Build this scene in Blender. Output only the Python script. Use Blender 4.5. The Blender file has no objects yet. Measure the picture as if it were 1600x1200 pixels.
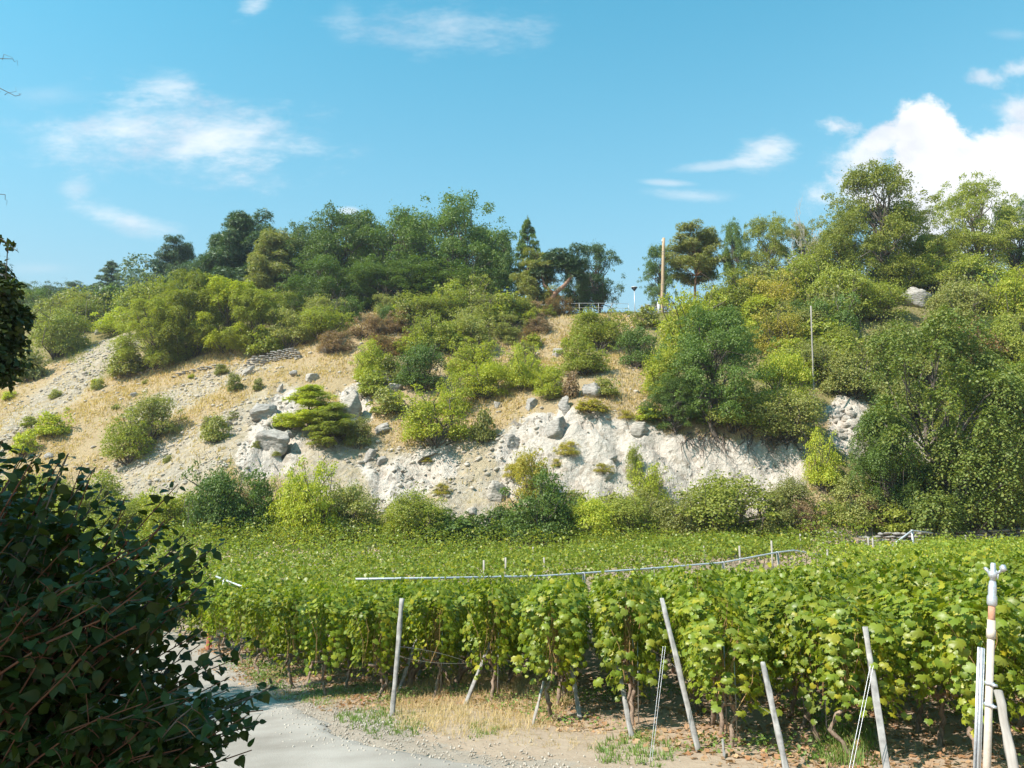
import bpy, bmesh, math, random
import numpy as np
from mathutils import Vector, Matrix
random.seed(7); RNG = np.random.default_rng(7)
S = bpy.context.scene; COL = S.collection
R = math.radians
# ------------------------------------------------------------------ camera
EYE = 1.7
F = 1209.0; PITCH = math.atan(190/F)
cam = bpy.data.cameras.new('camera'); co = bpy.data.objects.new('camera', cam); COL.objects.link(co)
co.location = (0, 0, EYE); co.rotation_euler = (math.pi/2+PITCH, 0, 0)
cam.sensor_width = 36; cam.lens = 36*F/1600; cam.clip_start = 0.05; cam.clip_end = 5000
S.camera = co
cp, sp = math.cos(PITCH), math.sin(PITCH)
def unproj(px, py, d):
    """the point of the picture ray through (px,py) at forward distance d"""
    u = (px-800)/F; v = (600-py)/F
    k = d/(cp-v*sp)
    return np.array([u*k, d, EYE+(sp+v*cp)*k])
def proj(P):
    P = np.asarray(P, float); x, y, z = P[..., 0], P[..., 1], P[..., 2]-EYE
    c = y*cp+z*sp; c = np.where(np.abs(c) < 1e-6, 1e-6, c)
    return 800+F*x/c, 600-F*(z*cp-y*sp)/c, c
# ------------------------------------------------------------------ world, sun, exposure
SUN_AZ = R(30); SUN_EL = R(48)
SD = Vector((-math.cos(SUN_EL)*math.cos(SUN_AZ), -math.cos(SUN_EL)*math.sin(SUN_AZ), math.sin(SUN_EL)))
sl = bpy.data.lights.new('sun', 'SUN'); sl.energy = 4.9; sl.angle = R(0.53); sl.color = (1.0, 0.915, 0.84)
so = bpy.data.objects.new('sun', sl); COL.objects.link(so); so.rotation_euler = SD.to_track_quat('Z', 'Y').to_euler()
so.location = (0, 0, 90)
S.view_settings.view_transform = 'Standard'; S.view_settings.look = 'None'
S.view_settings.exposure = 0.80; S.view_settings.gamma = 1; S.view_settings.use_curve_mapping = False
W = bpy.data.worlds.new('World'); S.world = W; W.use_nodes = True
def build_world():
    nt = W.node_tree; nt.nodes.clear(); N = nt.nodes; L = nt.links
    def mth(op, a, b=None, c=None, clamp=False):
        n = N.new('ShaderNodeMath'); n.operation = op; n.use_clamp = clamp
        for i, x in enumerate((a, b, c)):
            if x is None: continue
            if isinstance(x, (int, float)): n.inputs[i].default_value = x
            else: L.new(x, n.inputs[i])
        return n.outputs[0]
    out = N.new('ShaderNodeOutputWorld'); bg = N.new('ShaderNodeBackground'); bg.inputs[1].default_value = 0.125
    L.new(bg.outputs[0], out.inputs[0])
    sky = N.new('ShaderNodeTexSky'); sky.sky_type = 'NISHITA'; sky.sun_disc = False
    sky.sun_elevation = SUN_EL; sky.sun_rotation = math.atan2(SD.x, SD.y); sky.air_density = 1.0; sky.dust_density = 0.6; sky.ozone_density = 1.0
    tint = N.new('ShaderNodeMix'); tint.data_type = 'RGBA'; tint.blend_type = 'MULTIPLY'; tint.inputs[0].default_value = 1
    L.new(sky.outputs[0], tint.inputs[6]); tint.inputs[7].default_value = SKY_TINT
    tc = N.new('ShaderNodeTexCoord'); sep = N.new('ShaderNodeSeparateXYZ'); L.new(tc.outputs['Generated'], sep.inputs[0])
    x, y, z = sep.outputs
    ys = mth('MAXIMUM', y, 0.05)
    u = mth('DIVIDE', x, ys); v = mth('DIVIDE', z, ys)
    front = mth('GREATER_THAN', y, 0.05)
    cb = N.new('ShaderNodeCombineXYZ'); L.new(u, cb.inputs[0]); L.new(v, cb.inputs[1])
    def noise(scale, detail, rough, sx=1, sy=1, off=0.0):
        mp = N.new('ShaderNodeMapping'); mp.inputs['Scale'].default_value = (sx, sy, 1); mp.inputs['Location'].default_value = (off, off*.7, off)
        L.new(cb.outputs[0], mp.inputs[0])
        n = N.new('ShaderNodeTexNoise'); n.inputs['Scale'].default_value = scale; n.inputs['Detail'].default_value = detail; n.inputs['Roughness'].default_value = rough
        L.new(mp.outputs[0], n.inputs['Vector']); return n.outputs[0]
    wn = mth('SUBTRACT', noise(10, 10, .66, 1, 1.3), .5)          # puffy edges
    wn2 = mth('SUBTRACT', noise(5.5, 10, .68, 1, 2.6, 3.1), .5)     # streaky
    lump = noise(11, 5, .55, 1, 1.2, 7.7)
    def ell(px, py, rx, ry, rot, soft, amp, dens, wisp):
        c = unproj(px, py, 1.0); cu, cv = c[0], c[2]-EYE
        ru, rv = rx/F, ry/F
        du = mth('SUBTRACT', u, cu); dv = mth('SUBTRACT', v, cv)
        a = R(rot); 
        p = mth('ADD', mth('MULTIPLY', du, math.cos(a)/ru), mth('MULTIPLY', dv, math.sin(a)/ru))
        q = mth('ADD', mth('MULTIPLY', du, -math.sin(a)/rv), mth('MULTIPLY', dv, math.cos(a)/rv))
        r = mth('SQRT', mth('ADD', mth('MULTIPLY', p, p), mth('MULTIPLY', q, q)))
        e = mth('ADD', mth('SUBTRACT', 1.0, r), mth('MULTIPLY', wn2 if wisp else wn, amp))
        m = mth('DIVIDE', e, soft, clamp=True)
        m = mth('MULTIPLY', mth('MULTIPLY', m, m), mth('SUBTRACT', 3.0, mth('MULTIPLY', m, 2.0)))
        return mth('MULTIPLY', m, dens)
    tot = None
    for e in CLOUDS:
        m = ell(*e)
        tot = m if tot is None else mth('SUBTRACT', 1.0, mth('MULTIPLY', mth('SUBTRACT', 1.0, tot), mth('SUBTRACT', 1.0, m)))
    # elsewhere in the sky: thin scattered cloud of the same kind
    tot = mth('MULTIPLY', tot, front)
    gn = N.new('ShaderNodeTexNoise'); gn.inputs['Scale'].default_value = 2.2; gn.inputs['Detail'].default_value = 7; gn.inputs['Roughness'].default_value = .6
    L.new(tc.outputs['Generated'], gn.inputs['Vector'])
    gen = mth('MULTIPLY', mth('DIVIDE', mth('SUBTRACT', gn.outputs[0], .56), .2, clamp=True), mth('SUBTRACT', 1.0, front))
    tot = mth('ADD', tot, mth('MULTIPLY', gen, .7), clamp=True)
    cc = N.new('ShaderNodeMix'); cc.data_type = 'RGBA'
    L.new(mth('MULTIPLY', mth('SUBTRACT', lump, .24), 3.0, clamp=True), cc.inputs[0])
    cc.inputs[6].default_value = (3.4, 3.6, 4.2, 1); cc.inputs[7].default_value = (5.0, 5.1, 5.2, 1)
    # pale air towards the horizon
    hz = mth('POWER', mth('SUBTRACT', 1.0, mth('MINIMUM', mth('MAXIMUM', z, 0.0), 1.0)), HZ_POW)
    hm = N.new('ShaderNodeMix'); hm.data_type = 'RGBA'; L.new(mth('MULTIPLY', hz, HZ_AMT, clamp=True), hm.inputs[0]); L.new(tint.outputs[2], hm.inputs[6]); hm.inputs[7].default_value = HZ_COL
    mx = N.new('ShaderNodeMix'); mx.data_type = 'RGBA'; L.new(tot, mx.inputs[0]); L.new(hm.outputs[2], mx.inputs[6]); L.new(cc.outputs[2], mx.inputs[7])
    L.new(mx.outputs[2], bg.inputs[0])
SKY_TINT = (0.30, 1.30, 1.20, 1)
HZ_POW, HZ_AMT, HZ_COL = 3.2, 1.7, (2.6, 3.0, 3.35, 1)
CLOUDS = [ # px, py, rx, ry, rot, softness, noise amplitude, density, streaky
    (295, 222, 300, 95, -5, 1.5, 3.0, .72, True), (370, 225, 210, 72, 3, 1.5, 3.0, .55, True), (150, 200, 210, 70, 10, 1.8, 3.8, .5, True), (330, 262, 200, 50, -3, 1.5, 3.0, .5, True),
    (260, 140, 60, 40, 0, 1.2, 2.6, .35, True), (190, 342, 120, 30, -14, 1.1, 2.2, .75, True), (120, 295, 40, 22, 0, 1.2, 2, .35, True),
    (80, 150, 110, 30, 0, 1.3, 2, .22, True), (400, 6, 44, 24, 30, 1.2, 3.5, .55, True), (700, 48, 190, 62, -6, 1.8, 4.2, .5, True),
    (540, 30, 40, 60, 0, 1.6, 2.6, .16, True), (545, 330, 26, 11, 0, .8, 1.0, .6, True),
    (1195, 232, 66, 32, 18, 1.1, 3.2, .7, True), (1130, 258, 80, 11, 6, 1, 2.4, .4, True), (1085, 306, 110, 16, -3, 1.3, 2.8, .42, True), (1045, 286, 55, 8, -3, 1, 1.6, .4, True),
    (1305, 200, 62, 30, 0, 1.1, 4.2, .8, False), (1350, 245, 85, 42, 0, .8, 2.4, .85, False),
    (1452, 225, 82, 84, 0, .35, 1.9, 1.0, False), (1560, 290, 175, 125, 0, .4, 1.7, 1.0, False), (1440, 320, 190, 85, 0, .7, 2.0, .95, False), (1380, 215, 46, 30, 20, .5, 1.8, .9, False),
    (1605, 175, 80, 46, 0, .8, 2.2, .85, False), (1540, 124, 44, 20, -20, 1.2, 4.5, .6, False), (1592, 106, 40, 20, 0, 1.2, 4.5, .6, False), (1580, 55, 50, 14, 0, 1.4, 2, .25, True),
    (60, 420, 90, 16, 0, 1.5, 1.2, .3, True), (1500, 400, 220, 60, 0, 1.0, 1.2, .6, False)]
build_world()

# ------------------------------------------------------------------ helpers
def tag(o, label=None, cat=None, group=None, kind=None):
    if label: o['label'] = label
    if cat: o['category'] = cat
    if group: o['group'] = group
    if kind: o['kind'] = kind
    return o
def link(name, me, mat=None, parent=None, loc=None):
    if mat is not None and len(me.materials) == 0: me.materials.append(mat)
    o = bpy.data.objects.new(name, me); COL.objects.link(o)
    if parent is not None: o.parent = parent
    if loc is not None: o.location = loc
    return o
def empty(name, loc=(0, 0, 0), rz=0, sc=None):
    o = bpy.data.objects.new(name, None); COL.objects.link(o); o.location = tuple(float(v) for v in loc); o.rotation_euler = (0, 0, rz)
    o.empty_display_size = .2
    if sc: o.scale = sc
    return o
def npmesh(name, V, T, smooth=False):
    V = np.asarray(V, np.float32); T = np.asarray(T, np.int32); k = T.shape[1]
    me = bpy.data.meshes.new(name); me.vertices.add(len(V)); me.vertices.foreach_set('co', V.ravel())
    me.loops.add(T.size); me.loops.foreach_set('vertex_index', T.ravel())
    me.polygons.add(len(T)); me.polygons.foreach_set('loop_start', np.arange(0, T.size, k, dtype=np.int32))
    me.polygons.foreach_set('loop_total', np.full(len(T), k, np.int32))
    if smooth: me.polygons.foreach_set('use_smooth', np.ones(len(T), bool))
    me.update(calc_edges=True); return me
class MB:
    """collects triangles"""
    def __init__(s): s.v = []; s.t = []; s.n = 0
    def add(s, V, T):
        V = np.asarray(V, float); T = np.asarray(T, int)
        s.v.append(V); s.t.append(T+s.n); s.n += len(V)
    def tube(s, P, rad, n=6, cap=True):
        P = np.asarray(P, float); m = len(P); rad = np.broadcast_to(np.asarray(rad, float), (m,))
        T = np.gradient(P, axis=0); T /= np.linalg.norm(T, axis=1)[:, None]+1e-9
        ref = np.array([0, 0, 1.]) if abs(T[0][2]) < .8 else np.array([1., 0, 0])
        A = np.cross(T, ref); A /= np.linalg.norm(A, axis=1)[:, None]+1e-9; B = np.cross(T, A)
        a = np.arange(n)*2*np.pi/n
        V = P[:, None]+rad[:, None, None]*(np.cos(a)[None, :, None]*A[:, None]+np.sin(a)[None, :, None]*B[:, None])
        V = V.reshape(-1, 3); f = []
        for i in range(m-1):
            for j in range(n):
                a0 = i*n+j; a1 = i*n+(j+1) % n; f += [(a0, a1, a1+n), (a0, a1+n, a0+n)]
        if cap:
            V = np.vstack([V, P[0], P[-1]]); c0, c1 = m*n, m*n+1
            for j in range(n): f += [(c0, (j+1) % n, j), (c1, (m-1)*n+j, (m-1)*n+(j+1) % n)]
        s.add(V, f)
    def box(s, c, size, M=None):
        h = np.array(size)/2; V = np.array([[x, y, z] for x in (-1, 1) for y in (-1, 1) for z in (-1, 1)])*h
        if M is not None: V = V@np.asarray(M).T
        V = V+np.asarray(c)
        q = [(0, 1, 3, 2), (4, 6, 7, 5), (0, 4, 5, 1), (2, 3, 7, 6), (0, 2, 6, 4), (1, 5, 7, 3)]
        s.add(V, [t for a, b, c_, d in q for t in ((a, b, c_), (a, c_, d))])
    def build(s, name, mat, parent=None, smooth=False, loc=None):
        me = npmesh(name, np.vstack(s.v), np.vstack(s.t), smooth); return link(name, me, mat, parent, loc)
    def mesh(s, name, mat, smooth=False):
        me = npmesh(name, np.vstack(s.v), np.vstack(s.t), smooth); me.materials.append(mat); return me
# value noise
def _h(i, j, k, seed):
    n = (i.astype(np.int64)*374761393+j.astype(np.int64)*668265263+k.astype(np.int64)*2147483647+seed*974634777) & 0xffffffff
    n = ((n ^ (n >> 13))*1274126177) & 0xffffffff
    n = ((n ^ (n >> 16))*2246822519) & 0xffffffff
    return ((n >> 8) & 0xffff)/65535.0
def vnoise(x, y, z=None, seed=0):
    z = np.zeros_like(x) if z is None else z
    i, j, k = np.floor(x), np.floor(y), np.floor(z); fx, fy, fz = x-i, y-j, z-k
    fx, fy, fz = [t*t*(3-2*t) for t in (fx, fy, fz)]
    r = 0
    for a in (0, 1):
        for b in (0, 1):
            for c in (0, 1):
                r = r+_h(i+a, j+b, k+c, seed)*(fx if a else 1-fx)*(fy if b else 1-fy)*(fz if c else 1-fz)
    return r*2-1
def fbm(x, y, z=None, o=4, seed=0, g=.5):
    x = np.asarray(x, float); y = np.asarray(y, float); z = None if z is None else np.asarray(z, float)
    r = 0; a = 1
    for q in range(o):
        r = r+a*vnoise(x*2**q, y*2**q, None if z is None else z*2**q, seed+q); a *= g
    return r
# leaves
def unit(a): return a/(np.linalg.norm(a, axis=-1, keepdims=True)+1e-9)
KITE = (np.array([[0, 0, 0], [.36, .45, .10], [0, 1, -.06], [-.36, .45, .10]]), np.array([[0, 1, 2], [0, 2, 3]]))
SPIKE = (np.array([[-.06, 0, 0], [.16, .8, .25], [.16, .1, 0], [-.55, .75, .1], [-.12, .22, 0], [-.25, 1, -.1], [.12, .25, .05], [.65, .7, -.1]]), np.array([[0, 1, 2], [0, 3, 4], [0, 5, 2], [0, 7, 6]]))
def _fan(pts):
    c = np.array([[0, .32, .06]]); V = np.vstack([c, pts]); n = len(pts)
    return V, np.array([[0, 1+i, 1+(i+1) % n] for i in range(n)])
GRAPE = _fan(np.array([[0, .04, 0], [.18, -.14, -.05], [.42, -.06, -.14], [.44, .16, -.04], [.58, .40, -.16], [.40, .52, -.02], [.36, .74, -.10], [.16, .72, 0], [.03, 1.02, -.20], [-.18, .74, 0], [-.40, .72, -.12], [-.40, .50, 0], [-.56, .34, -.16], [-.43, .14, -.02], [-.40, -.08, -.12], [-.16, -.14, -.02]]))
OVATE = _fan(np.array([[0, 0, 0], [.24, .06, .05], [.36, .28, .09], [.33, .52, .07], [.2, .74, .03], [0, 1.05, -.08], [-.2, .74, .03], [-.33, .52, .07], [-.36, .28, .09], [-.24, .06, .05]]))
def leaf_frames(N, updir, rnd):
    """N: leaf normals, updir: where the tips point (projected), returns matrices with columns x,y,z"""
    Z = unit(N); Y = updir-np.sum(updir*Z, 1)[:, None]*Z; Y = unit(Y+1e-4); X = np.cross(Y, Z)
    return np.stack([X, Y, Z], 2)
def scatter(tpl, P, M, size):
    V0, T0 = tpl; n = len(P)
    V = np.einsum('nij,mj->nmi', M, V0)*np.asarray(size).reshape(-1, 1, 1)+P[:, None]
    T = T0[None]+(np.arange(n)*len(V0))[:, None, None]
    return V.reshape(-1, 3), T.reshape(-1, 3)
def rvec(n): return RNG.normal(size=(n, 3))

# ------------------------------------------------------------------ materials
MATS = {}
def mat_base(name):
    m = bpy.data.materials.new(name); m.use_nodes = True; nt = m.node_tree
    return m, nt, nt.nodes, nt.links, nt.nodes['Principled BSDF']
def ramp(N, L, src, stops):
    r = N.new('ShaderNodeValToRGB'); L.new(src, r.inputs[0]); el = r.color_ramp.elements
    while len(el) < len(stops): el.new(.5)
    for e, (p, c) in zip(el, stops): e.position = p; e.color = (*c, 1)
    return r.outputs[0]
def leaf_mat(name, cols, transl=.35, rough=.5, spec=.35):
    m, nt, N, L, b = mat_base(name)
    g = N.new('ShaderNodeNewGeometry'); oi = N.new('ShaderNodeObjectInfo')
    ad = N.new('ShaderNodeMath'); ad.operation = 'ADD'; L.new(g.outputs['Random Per Island'], ad.inputs[0]); L.new(oi.outputs['Random'], ad.inputs[1])
    fr = N.new('ShaderNodeMath'); fr.operation = 'FRACT'; L.new(ad.outputs[0], fr.inputs[0])
    c = ramp(N, L, fr.outputs[0], [(i/max(1, len(cols)-1), k) for i, k in enumerate(cols)])
    mr = N.new('ShaderNodeMapRange'); L.new(oi.outputs['Random'], mr.inputs[0]); mr.inputs[3].default_value = .82; mr.inputs[4].default_value = 1.16
    hs = N.new('ShaderNodeHueSaturation'); L.new(c, hs.inputs['Color']); L.new(mr.outputs[0], hs.inputs['Value'])
    L.new(hs.outputs[0], b.inputs['Base Color']); b.inputs['Roughness'].default_value = rough; b.inputs['Specular IOR Level'].default_value = spec
    t = N.new('ShaderNodeBsdfTranslucent'); mm = N.new('ShaderNodeMix'); mm.data_type = 'RGBA'; mm.blend_type = 'MULTIPLY'; mm.inputs[0].default_value = 1
    L.new(hs.outputs[0], mm.inputs[6]); mm.inputs[7].default_value = (1.5, 1.6, .55, 1); L.new(mm.outputs[2], t.inputs[0])
    mx = N.new('ShaderNodeMixShader'); mx.inputs[0].default_value = transl
    L.new(b.outputs[0], mx.inputs[1]); L.new(t.outputs[0], mx.inputs[2]); L.new(mx.outputs[0], N['Material Output'].inputs[0])
    MATS[name] = m; return m
leaf_mat('leaf_vine', [(0.236, 0.302, 0.048), (0.124, 0.179, 0.013), (0.210, 0.257, 0.023), (0.147, 0.208, 0.017), (0.296, 0.316, 0.027), (0.173, 0.218, 0.031), (0.407, 0.367, 0.027)], .34, .42, .42)
leaf_mat('leaf_bush', [(.085, .115, .035), (0.026, 0.041, 0.006), (0.042, 0.058, 0.008), (0.033, 0.049, 0.009), (0.059, 0.071, 0.009)], .22, .45, .25)  # first tone: scattered lighter leaves, its brightness also standing in for sunlit ones
leaf_mat('leaf_dark', [(0.087, 0.137, 0.027), (0.132, 0.190, 0.034), (0.105, 0.160, 0.040), (0.158, 0.221, 0.040)], .3)
leaf_mat('leaf_mid', [(0.193, 0.228, 0.035), (0.278, 0.297, 0.046), (0.233, 0.259, 0.049), (0.340, 0.337, 0.049)], .34)
leaf_mat('leaf_yellow', [(0.292, 0.333, 0.036), (0.406, 0.424, 0.046), (0.326, 0.378, 0.046), (0.520, 0.469, 0.046)], .36)
leaf_mat('leaf_gold', [(0.360, 0.300, 0.050), (0.456, 0.375, 0.060), (0.288, 0.275, 0.050), (0.504, 0.400, 0.060)], .36)
leaf_mat('leaf_olive', [(0.214, 0.227, 0.061), (0.291, 0.291, 0.080), (0.244, 0.256, 0.076), (0.352, 0.324, 0.091)], .32)
leaf_mat('leaf_robinia', [(0.137, 0.183, 0.039), (0.193, 0.239, 0.044), (0.161, 0.211, 0.050), (0.274, 0.280, 0.055)], .3)
leaf_mat('leaf_pine', [(0.063, 0.110, 0.042), (0.096, 0.149, 0.053), (0.077, 0.129, 0.053), (0.128, 0.181, 0.060)], .2)
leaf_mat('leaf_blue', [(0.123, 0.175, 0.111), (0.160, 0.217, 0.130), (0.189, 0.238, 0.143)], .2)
leaf_mat('leaf_dry', [(0.324, 0.203, 0.108), (0.405, 0.270, 0.149), (0.270, 0.176, 0.108), (0.432, 0.311, 0.162)], .25)
leaf_mat('leaf_rust', [(.30, .13, .05), (.24, .16, .06), (.15, .15, .05), (.34, .17, .06)], .3)
leaf_mat('straw', [(0.528, 0.385, 0.190), (0.638, 0.489, 0.266), (0.440, 0.322, 0.162), (0.583, 0.447, 0.247)], .25, .7, .2)
leaf_mat('litter', [(.35, .17, .08), (.42, .26, .14), (.26, .16, .10), (.50, .33, .18), (.30, .20, .13)], .15, .7, .2)
leaf_mat('weed', [(.12, .20, .04), (.18, .27, .06), (.24, .29, .07)], .3)
def simple_mat(name, c1, c2, scale, rough=.8, bump=.3, metal=0, bscale=None, stretch=(1, 1, 1), spec=.3, dist=.02):
    m, nt, N, L, b = mat_base(name)
    tc = N.new('ShaderNodeTexCoord'); mp = N.new('ShaderNodeMapping'); mp.inputs['Scale'].default_value = stretch; L.new(tc.outputs['Object'], mp.inputs[0])
    n = N.new('ShaderNodeTexNoise'); n.inputs['Scale'].default_value = scale; n.inputs['Detail'].default_value = 8; n.inputs['Roughness'].default_value = .62; L.new(mp.outputs[0], n.inputs['Vector'])
    c = ramp(N, L, n.outputs[0], [(.32, c1), (.68, c2)]); L.new(c, b.inputs['Base Color'])
    b.inputs['Roughness'].default_value = rough; b.inputs['Metallic'].default_value = metal; b.inputs['Specular IOR Level'].default_value = spec
    n2 = N.new('ShaderNodeTexNoise'); n2.inputs['Scale'].default_value = bscale or scale*3; n2.inputs['Detail'].default_value = 6; L.new(mp.outputs[0], n2.inputs['Vector'])
    bp = N.new('ShaderNodeBump'); bp.inputs['Strength'].default_value = bump; bp.inputs['Distance'].default_value = dist; L.new(n2.outputs[0], bp.inputs['Height']); L.new(bp.outputs[0], b.inputs['Normal'])
    MATS[name] = m; return m
simple_mat('bark', (.07, .055, .045), (.19, .155, .125), 6, .9, .8, stretch=(1, 1, .25))
simple_mat('bark_vine', (.13, .09, .065), (.36, .27, .20), 22, .9, .9, stretch=(1, 1, .3), dist=.012)
simple_mat('bark_red', (.19, .10, .065), (.34, .20, .13), 5, .85, .6, stretch=(1, 1, .4))
simple_mat('bark_pale', (.42, .36, .31), (.62, .56, .50), 5, .85, .5)
simple_mat('twig_red', (.13, .05, .03), (.22, .09, .045), 10, .6, .2)
simple_mat('cane', (.30, .17, .07), (.42, .28, .12), 20, .7, .2)
simple_mat('post_concrete', (.17, .16, .15), (.42, .40, .37), 7, .85, .5, dist=.006)
simple_mat('post_wood', (.24, .21, .18), (.44, .40, .35), 12, .9, .7, stretch=(1, 1, .15), dist=.008)
simple_mat('pole_wood', (.36, .25, .15), (.50, .37, .23), 3, .8, .3, stretch=(1, 1, .1))
simple_mat('pole_grey', (.30, .25, .20), (.42, .36, .30), 3, .8, .3, stretch=(1, 1, .1))
simple_mat('steel', (.50, .51, .53), (.68, .69, .71), 30, .45, .1, metal=.6)
simple_mat('pipe_grey', (.45, .47, .50), (.62, .64, .66), 9, .5, .1, metal=.2)
simple_mat('rust_iron', (.32, .10, .06), (.45, .17, .10), 12, .8, .3)
simple_mat('riser_pvc', (.50, .42, .34), (.62, .53, .44), 8, .6, .2)
simple_mat('rust_collar', (.40, .17, .09), (.52, .30, .2), 14, .8, .3)
simple_mat('paint_white', (.42, .42, .41), (.55, .55, .54), 8, .5, .1)
simple_mat('lamp_dark', (.03, .03, .035), (.06, .06, .065), 8, .5, .1)
simple_mat('wire', (.40, .40, .40), (.6, .6, .6), 8, .4, .1, metal=.7)
simple_mat('stone_pale', (.26, .225, .185), (.48, .43, .365), 2.2, .9, 1.0, bscale=3.5, dist=.12, stretch=(1, 1, 2.2))
simple_mat('stone_grey', (.20, .18, .155), (.42, .385, .34), 2.2, .9, 1.0, bscale=3.5, dist=.12, stretch=(1, 1.4, 2.2))
simple_mat('stone_wall', (.16, .145, .13), (.44, .41, .37), 3, .9, .7, bscale=10, dist=.05)
simple_mat('scree', (.28, .24, .19), (.52, .46, .38), .8, .9, .5, bscale=8, dist=.04)
def ground_mat():
    m, nt, N, L, b = mat_base('ground')
    tc = N.new('ShaderNodeTexCoord')
    at = N.new('ShaderNodeAttribute'); at.attribute_name = 'mask'
    at2 = N.new('ShaderNodeAttribute'); at2.attribute_name = 'near'
    def noise(s, d=8, r=.6):
        n = N.new('ShaderNodeTexNoise'); n.inputs['Scale'].default_value = s; n.inputs['Detail'].default_value = d; n.inputs['Roughness'].default_value = r
        L.new(tc.outputs['Object'], n.inputs['Vector']); return n.outputs[0]
    def vor(s, feat='F1', out='Distance', rnd=1.0):
        v = N.new('ShaderNodeTexVoronoi'); v.inputs['Scale'].default_value = s; v.feature = feat; L.new(tc.outputs['Object'], v.inputs['Vector']); return v.outputs[out]
    def mix(f, a, c, bt='MIX'):
        x = N.new('ShaderNodeMix'); x.data_type = 'RGBA'; x.blend_type = bt
        if isinstance(f, float): x.inputs[0].default_value = f
        else: L.new(f, x.inputs[0])
        for i, q in ((6, a), (7, c)):
            if isinstance(q, tuple): x.inputs[i].default_value = (*q, 1)
            else: L.new(q, x.inputs[i])
        return x.outputs[2]
    def mth(op, a, c, clamp=False):
        x = N.new('ShaderNodeMath'); x.operation = op; x.use_clamp = clamp
        for i, q in ((0, a), (1, c)):
            if isinstance(q, (int, float)): x.inputs[i].default_value = q
            else: L.new(q, x.inputs[i])
        return x.outputs[0]
    sep = N.new('ShaderNodeSeparateColor'); L.new(at.outputs['Color'], sep.inputs[0])
    sep2 = N.new('ShaderNodeSeparateColor'); L.new(at2.outputs['Color'], sep2.inputs[0])
    n1, n2, n3, n4 = noise(.5), noise(3.5), noise(.16, 6), noise(14, 6)
    def edge(msk, k=.5, w=.18):   # ragged border between kinds of ground
        j = mth('ADD', msk, mth('MULTIPLY', mth('SUBTRACT', n2, .5), 1.1)); j = mth('ADD', j, mth('MULTIPLY', mth('SUBTRACT', n1, .5), 1.3))
        return mth('DIVIDE', mth('SUBTRACT', j, k-w/2), w, clamp=True)
    grass = mix(n2, ramp(N, L, n1, [(.35, (.40, .30, .165)), (.65, (.48, .365, .205))]), (.33, .235, .13), 'MIX')
    grass = mix(.45, grass, ramp(N, L, n4, [(.3, (.26, .185, .095)), (.7, (.57, .45, .28))]))
    grn = ramp(N, L, n2, [(.3, (.17, .15, .06)), (.7, (.30, .24, .11))])
    grass = mix(edge(sep.outputs[2]), grass, grn)
    vcol = N.new('ShaderNodeTexVoronoi'); vcol.inputs['Scale'].default_value = 3.2; L.new(tc.outputs['Object'], vcol.inputs['Vector'])
    vs = N.new('ShaderNodeSeparateColor'); L.new(vcol.outputs['Color'], vs.inputs[0])
    scree = mix(.5, ramp(N, L, vs.outputs[0], [(0, (.30, .245, .17)), (.5, (.44, .37, .27)), (1, (.56, .49, .385))]), ramp(N, L, n4, [(.3, (.24, .20, .145)), (.7, (.48, .42, .34))]))
    scree = mix(mth('MULTIPLY', edge(n3, .52, .2), .6), scree, (.42, .33, .19))
    cliff = mix(n2, ramp(N, L, n1, [(.3, (.48, .415, .345)), (.7, (.64, .575, .495))]), ramp(N, L, n4, [(.3, (.31, .26, .205)), (.6, (.66, .59, .505))]))
    cliff = mix(mth('MULTIPLY', mth('DIVIDE', mth('SUBTRACT', noise(1.3, 9, .7), .525), .07, clamp=True), .6), cliff, (.30, .24, .175))
    wv = N.new('ShaderNodeTexNoise'); wv.inputs['Scale'].default_value = .9; wv.inputs['Detail'].default_value = 5; L.new(tc.outputs['Object'], wv.inputs['Vector'])
    wa = N.new('ShaderNodeMix'); wa.data_type = 'VECTOR'; wa.inputs[0].default_value = .8; L.new(tc.outputs['Object'], wa.inputs[4]); L.new(wv.outputs['Color'], wa.inputs[5])
    ve = N.new('ShaderNodeTexVoronoi'); ve.feature = 'DISTANCE_TO_EDGE'; ve.inputs['Scale'].default_value = .75; L.new(wa.outputs[1], ve.inputs['Vector'])
    crack = mth('SUBTRACT', 1.0, mth('DIVIDE', ve.outputs[0], .05, clamp=True)); crack = mth('MULTIPLY', crack, mth('DIVIDE', mth('SUBTRACT', n1, .53), .07, clamp=True))
    cliff = mix(mth('MULTIPLY', crack, .8), cliff, (.14, .115, .09))
    col = mix(edge(sep.outputs[1]), grass, scree); col = mix(edge(sep.outputs[0]), col, cliff)
    dirt = mix(n4, ramp(N, L, n2, [(.3, (.27, .19, .13)), (.7, (.44, .34, .25))]), (.36, .28, .20))
    verge = mix(n4, ramp(N, L, n2, [(.3, (.24, .195, .145)), (.7, (.36, .305, .245))]), (.30, .25, .195))
    col = mix(edge(sep2.outputs[0]), col, dirt); col = mix(edge(sep2.outputs[1]), col, verge)
    L.new(col, b.inputs['Base Color']); b.inputs['Roughness'].default_value = .95; b.inputs['Specular IOR Level'].default_value = .1
    vd = mth('MULTIPLY', vor(2.2), .5)
    hh = mth('ADD', mth('MULTIPLY', n2, .9), mth('MULTIPLY', n4, .35))
    hh = mth('ADD', hh, mth('MULTIPLY', vd, mth('MAXIMUM', sep.outputs[0], sep.outputs[1])))
    far = mth('SUBTRACT', 1.0, mth('MAXIMUM', sep2.outputs[0], sep2.outputs[1]), clamp=True)
    hh = mth('SUBTRACT', hh, mth('MULTIPLY', mth('MULTIPLY', crack, sep.outputs[0]), .8))
    hh = mth('MULTIPLY', hh, mth('ADD', mth('MULTIPLY', far, .9), .1))
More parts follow.
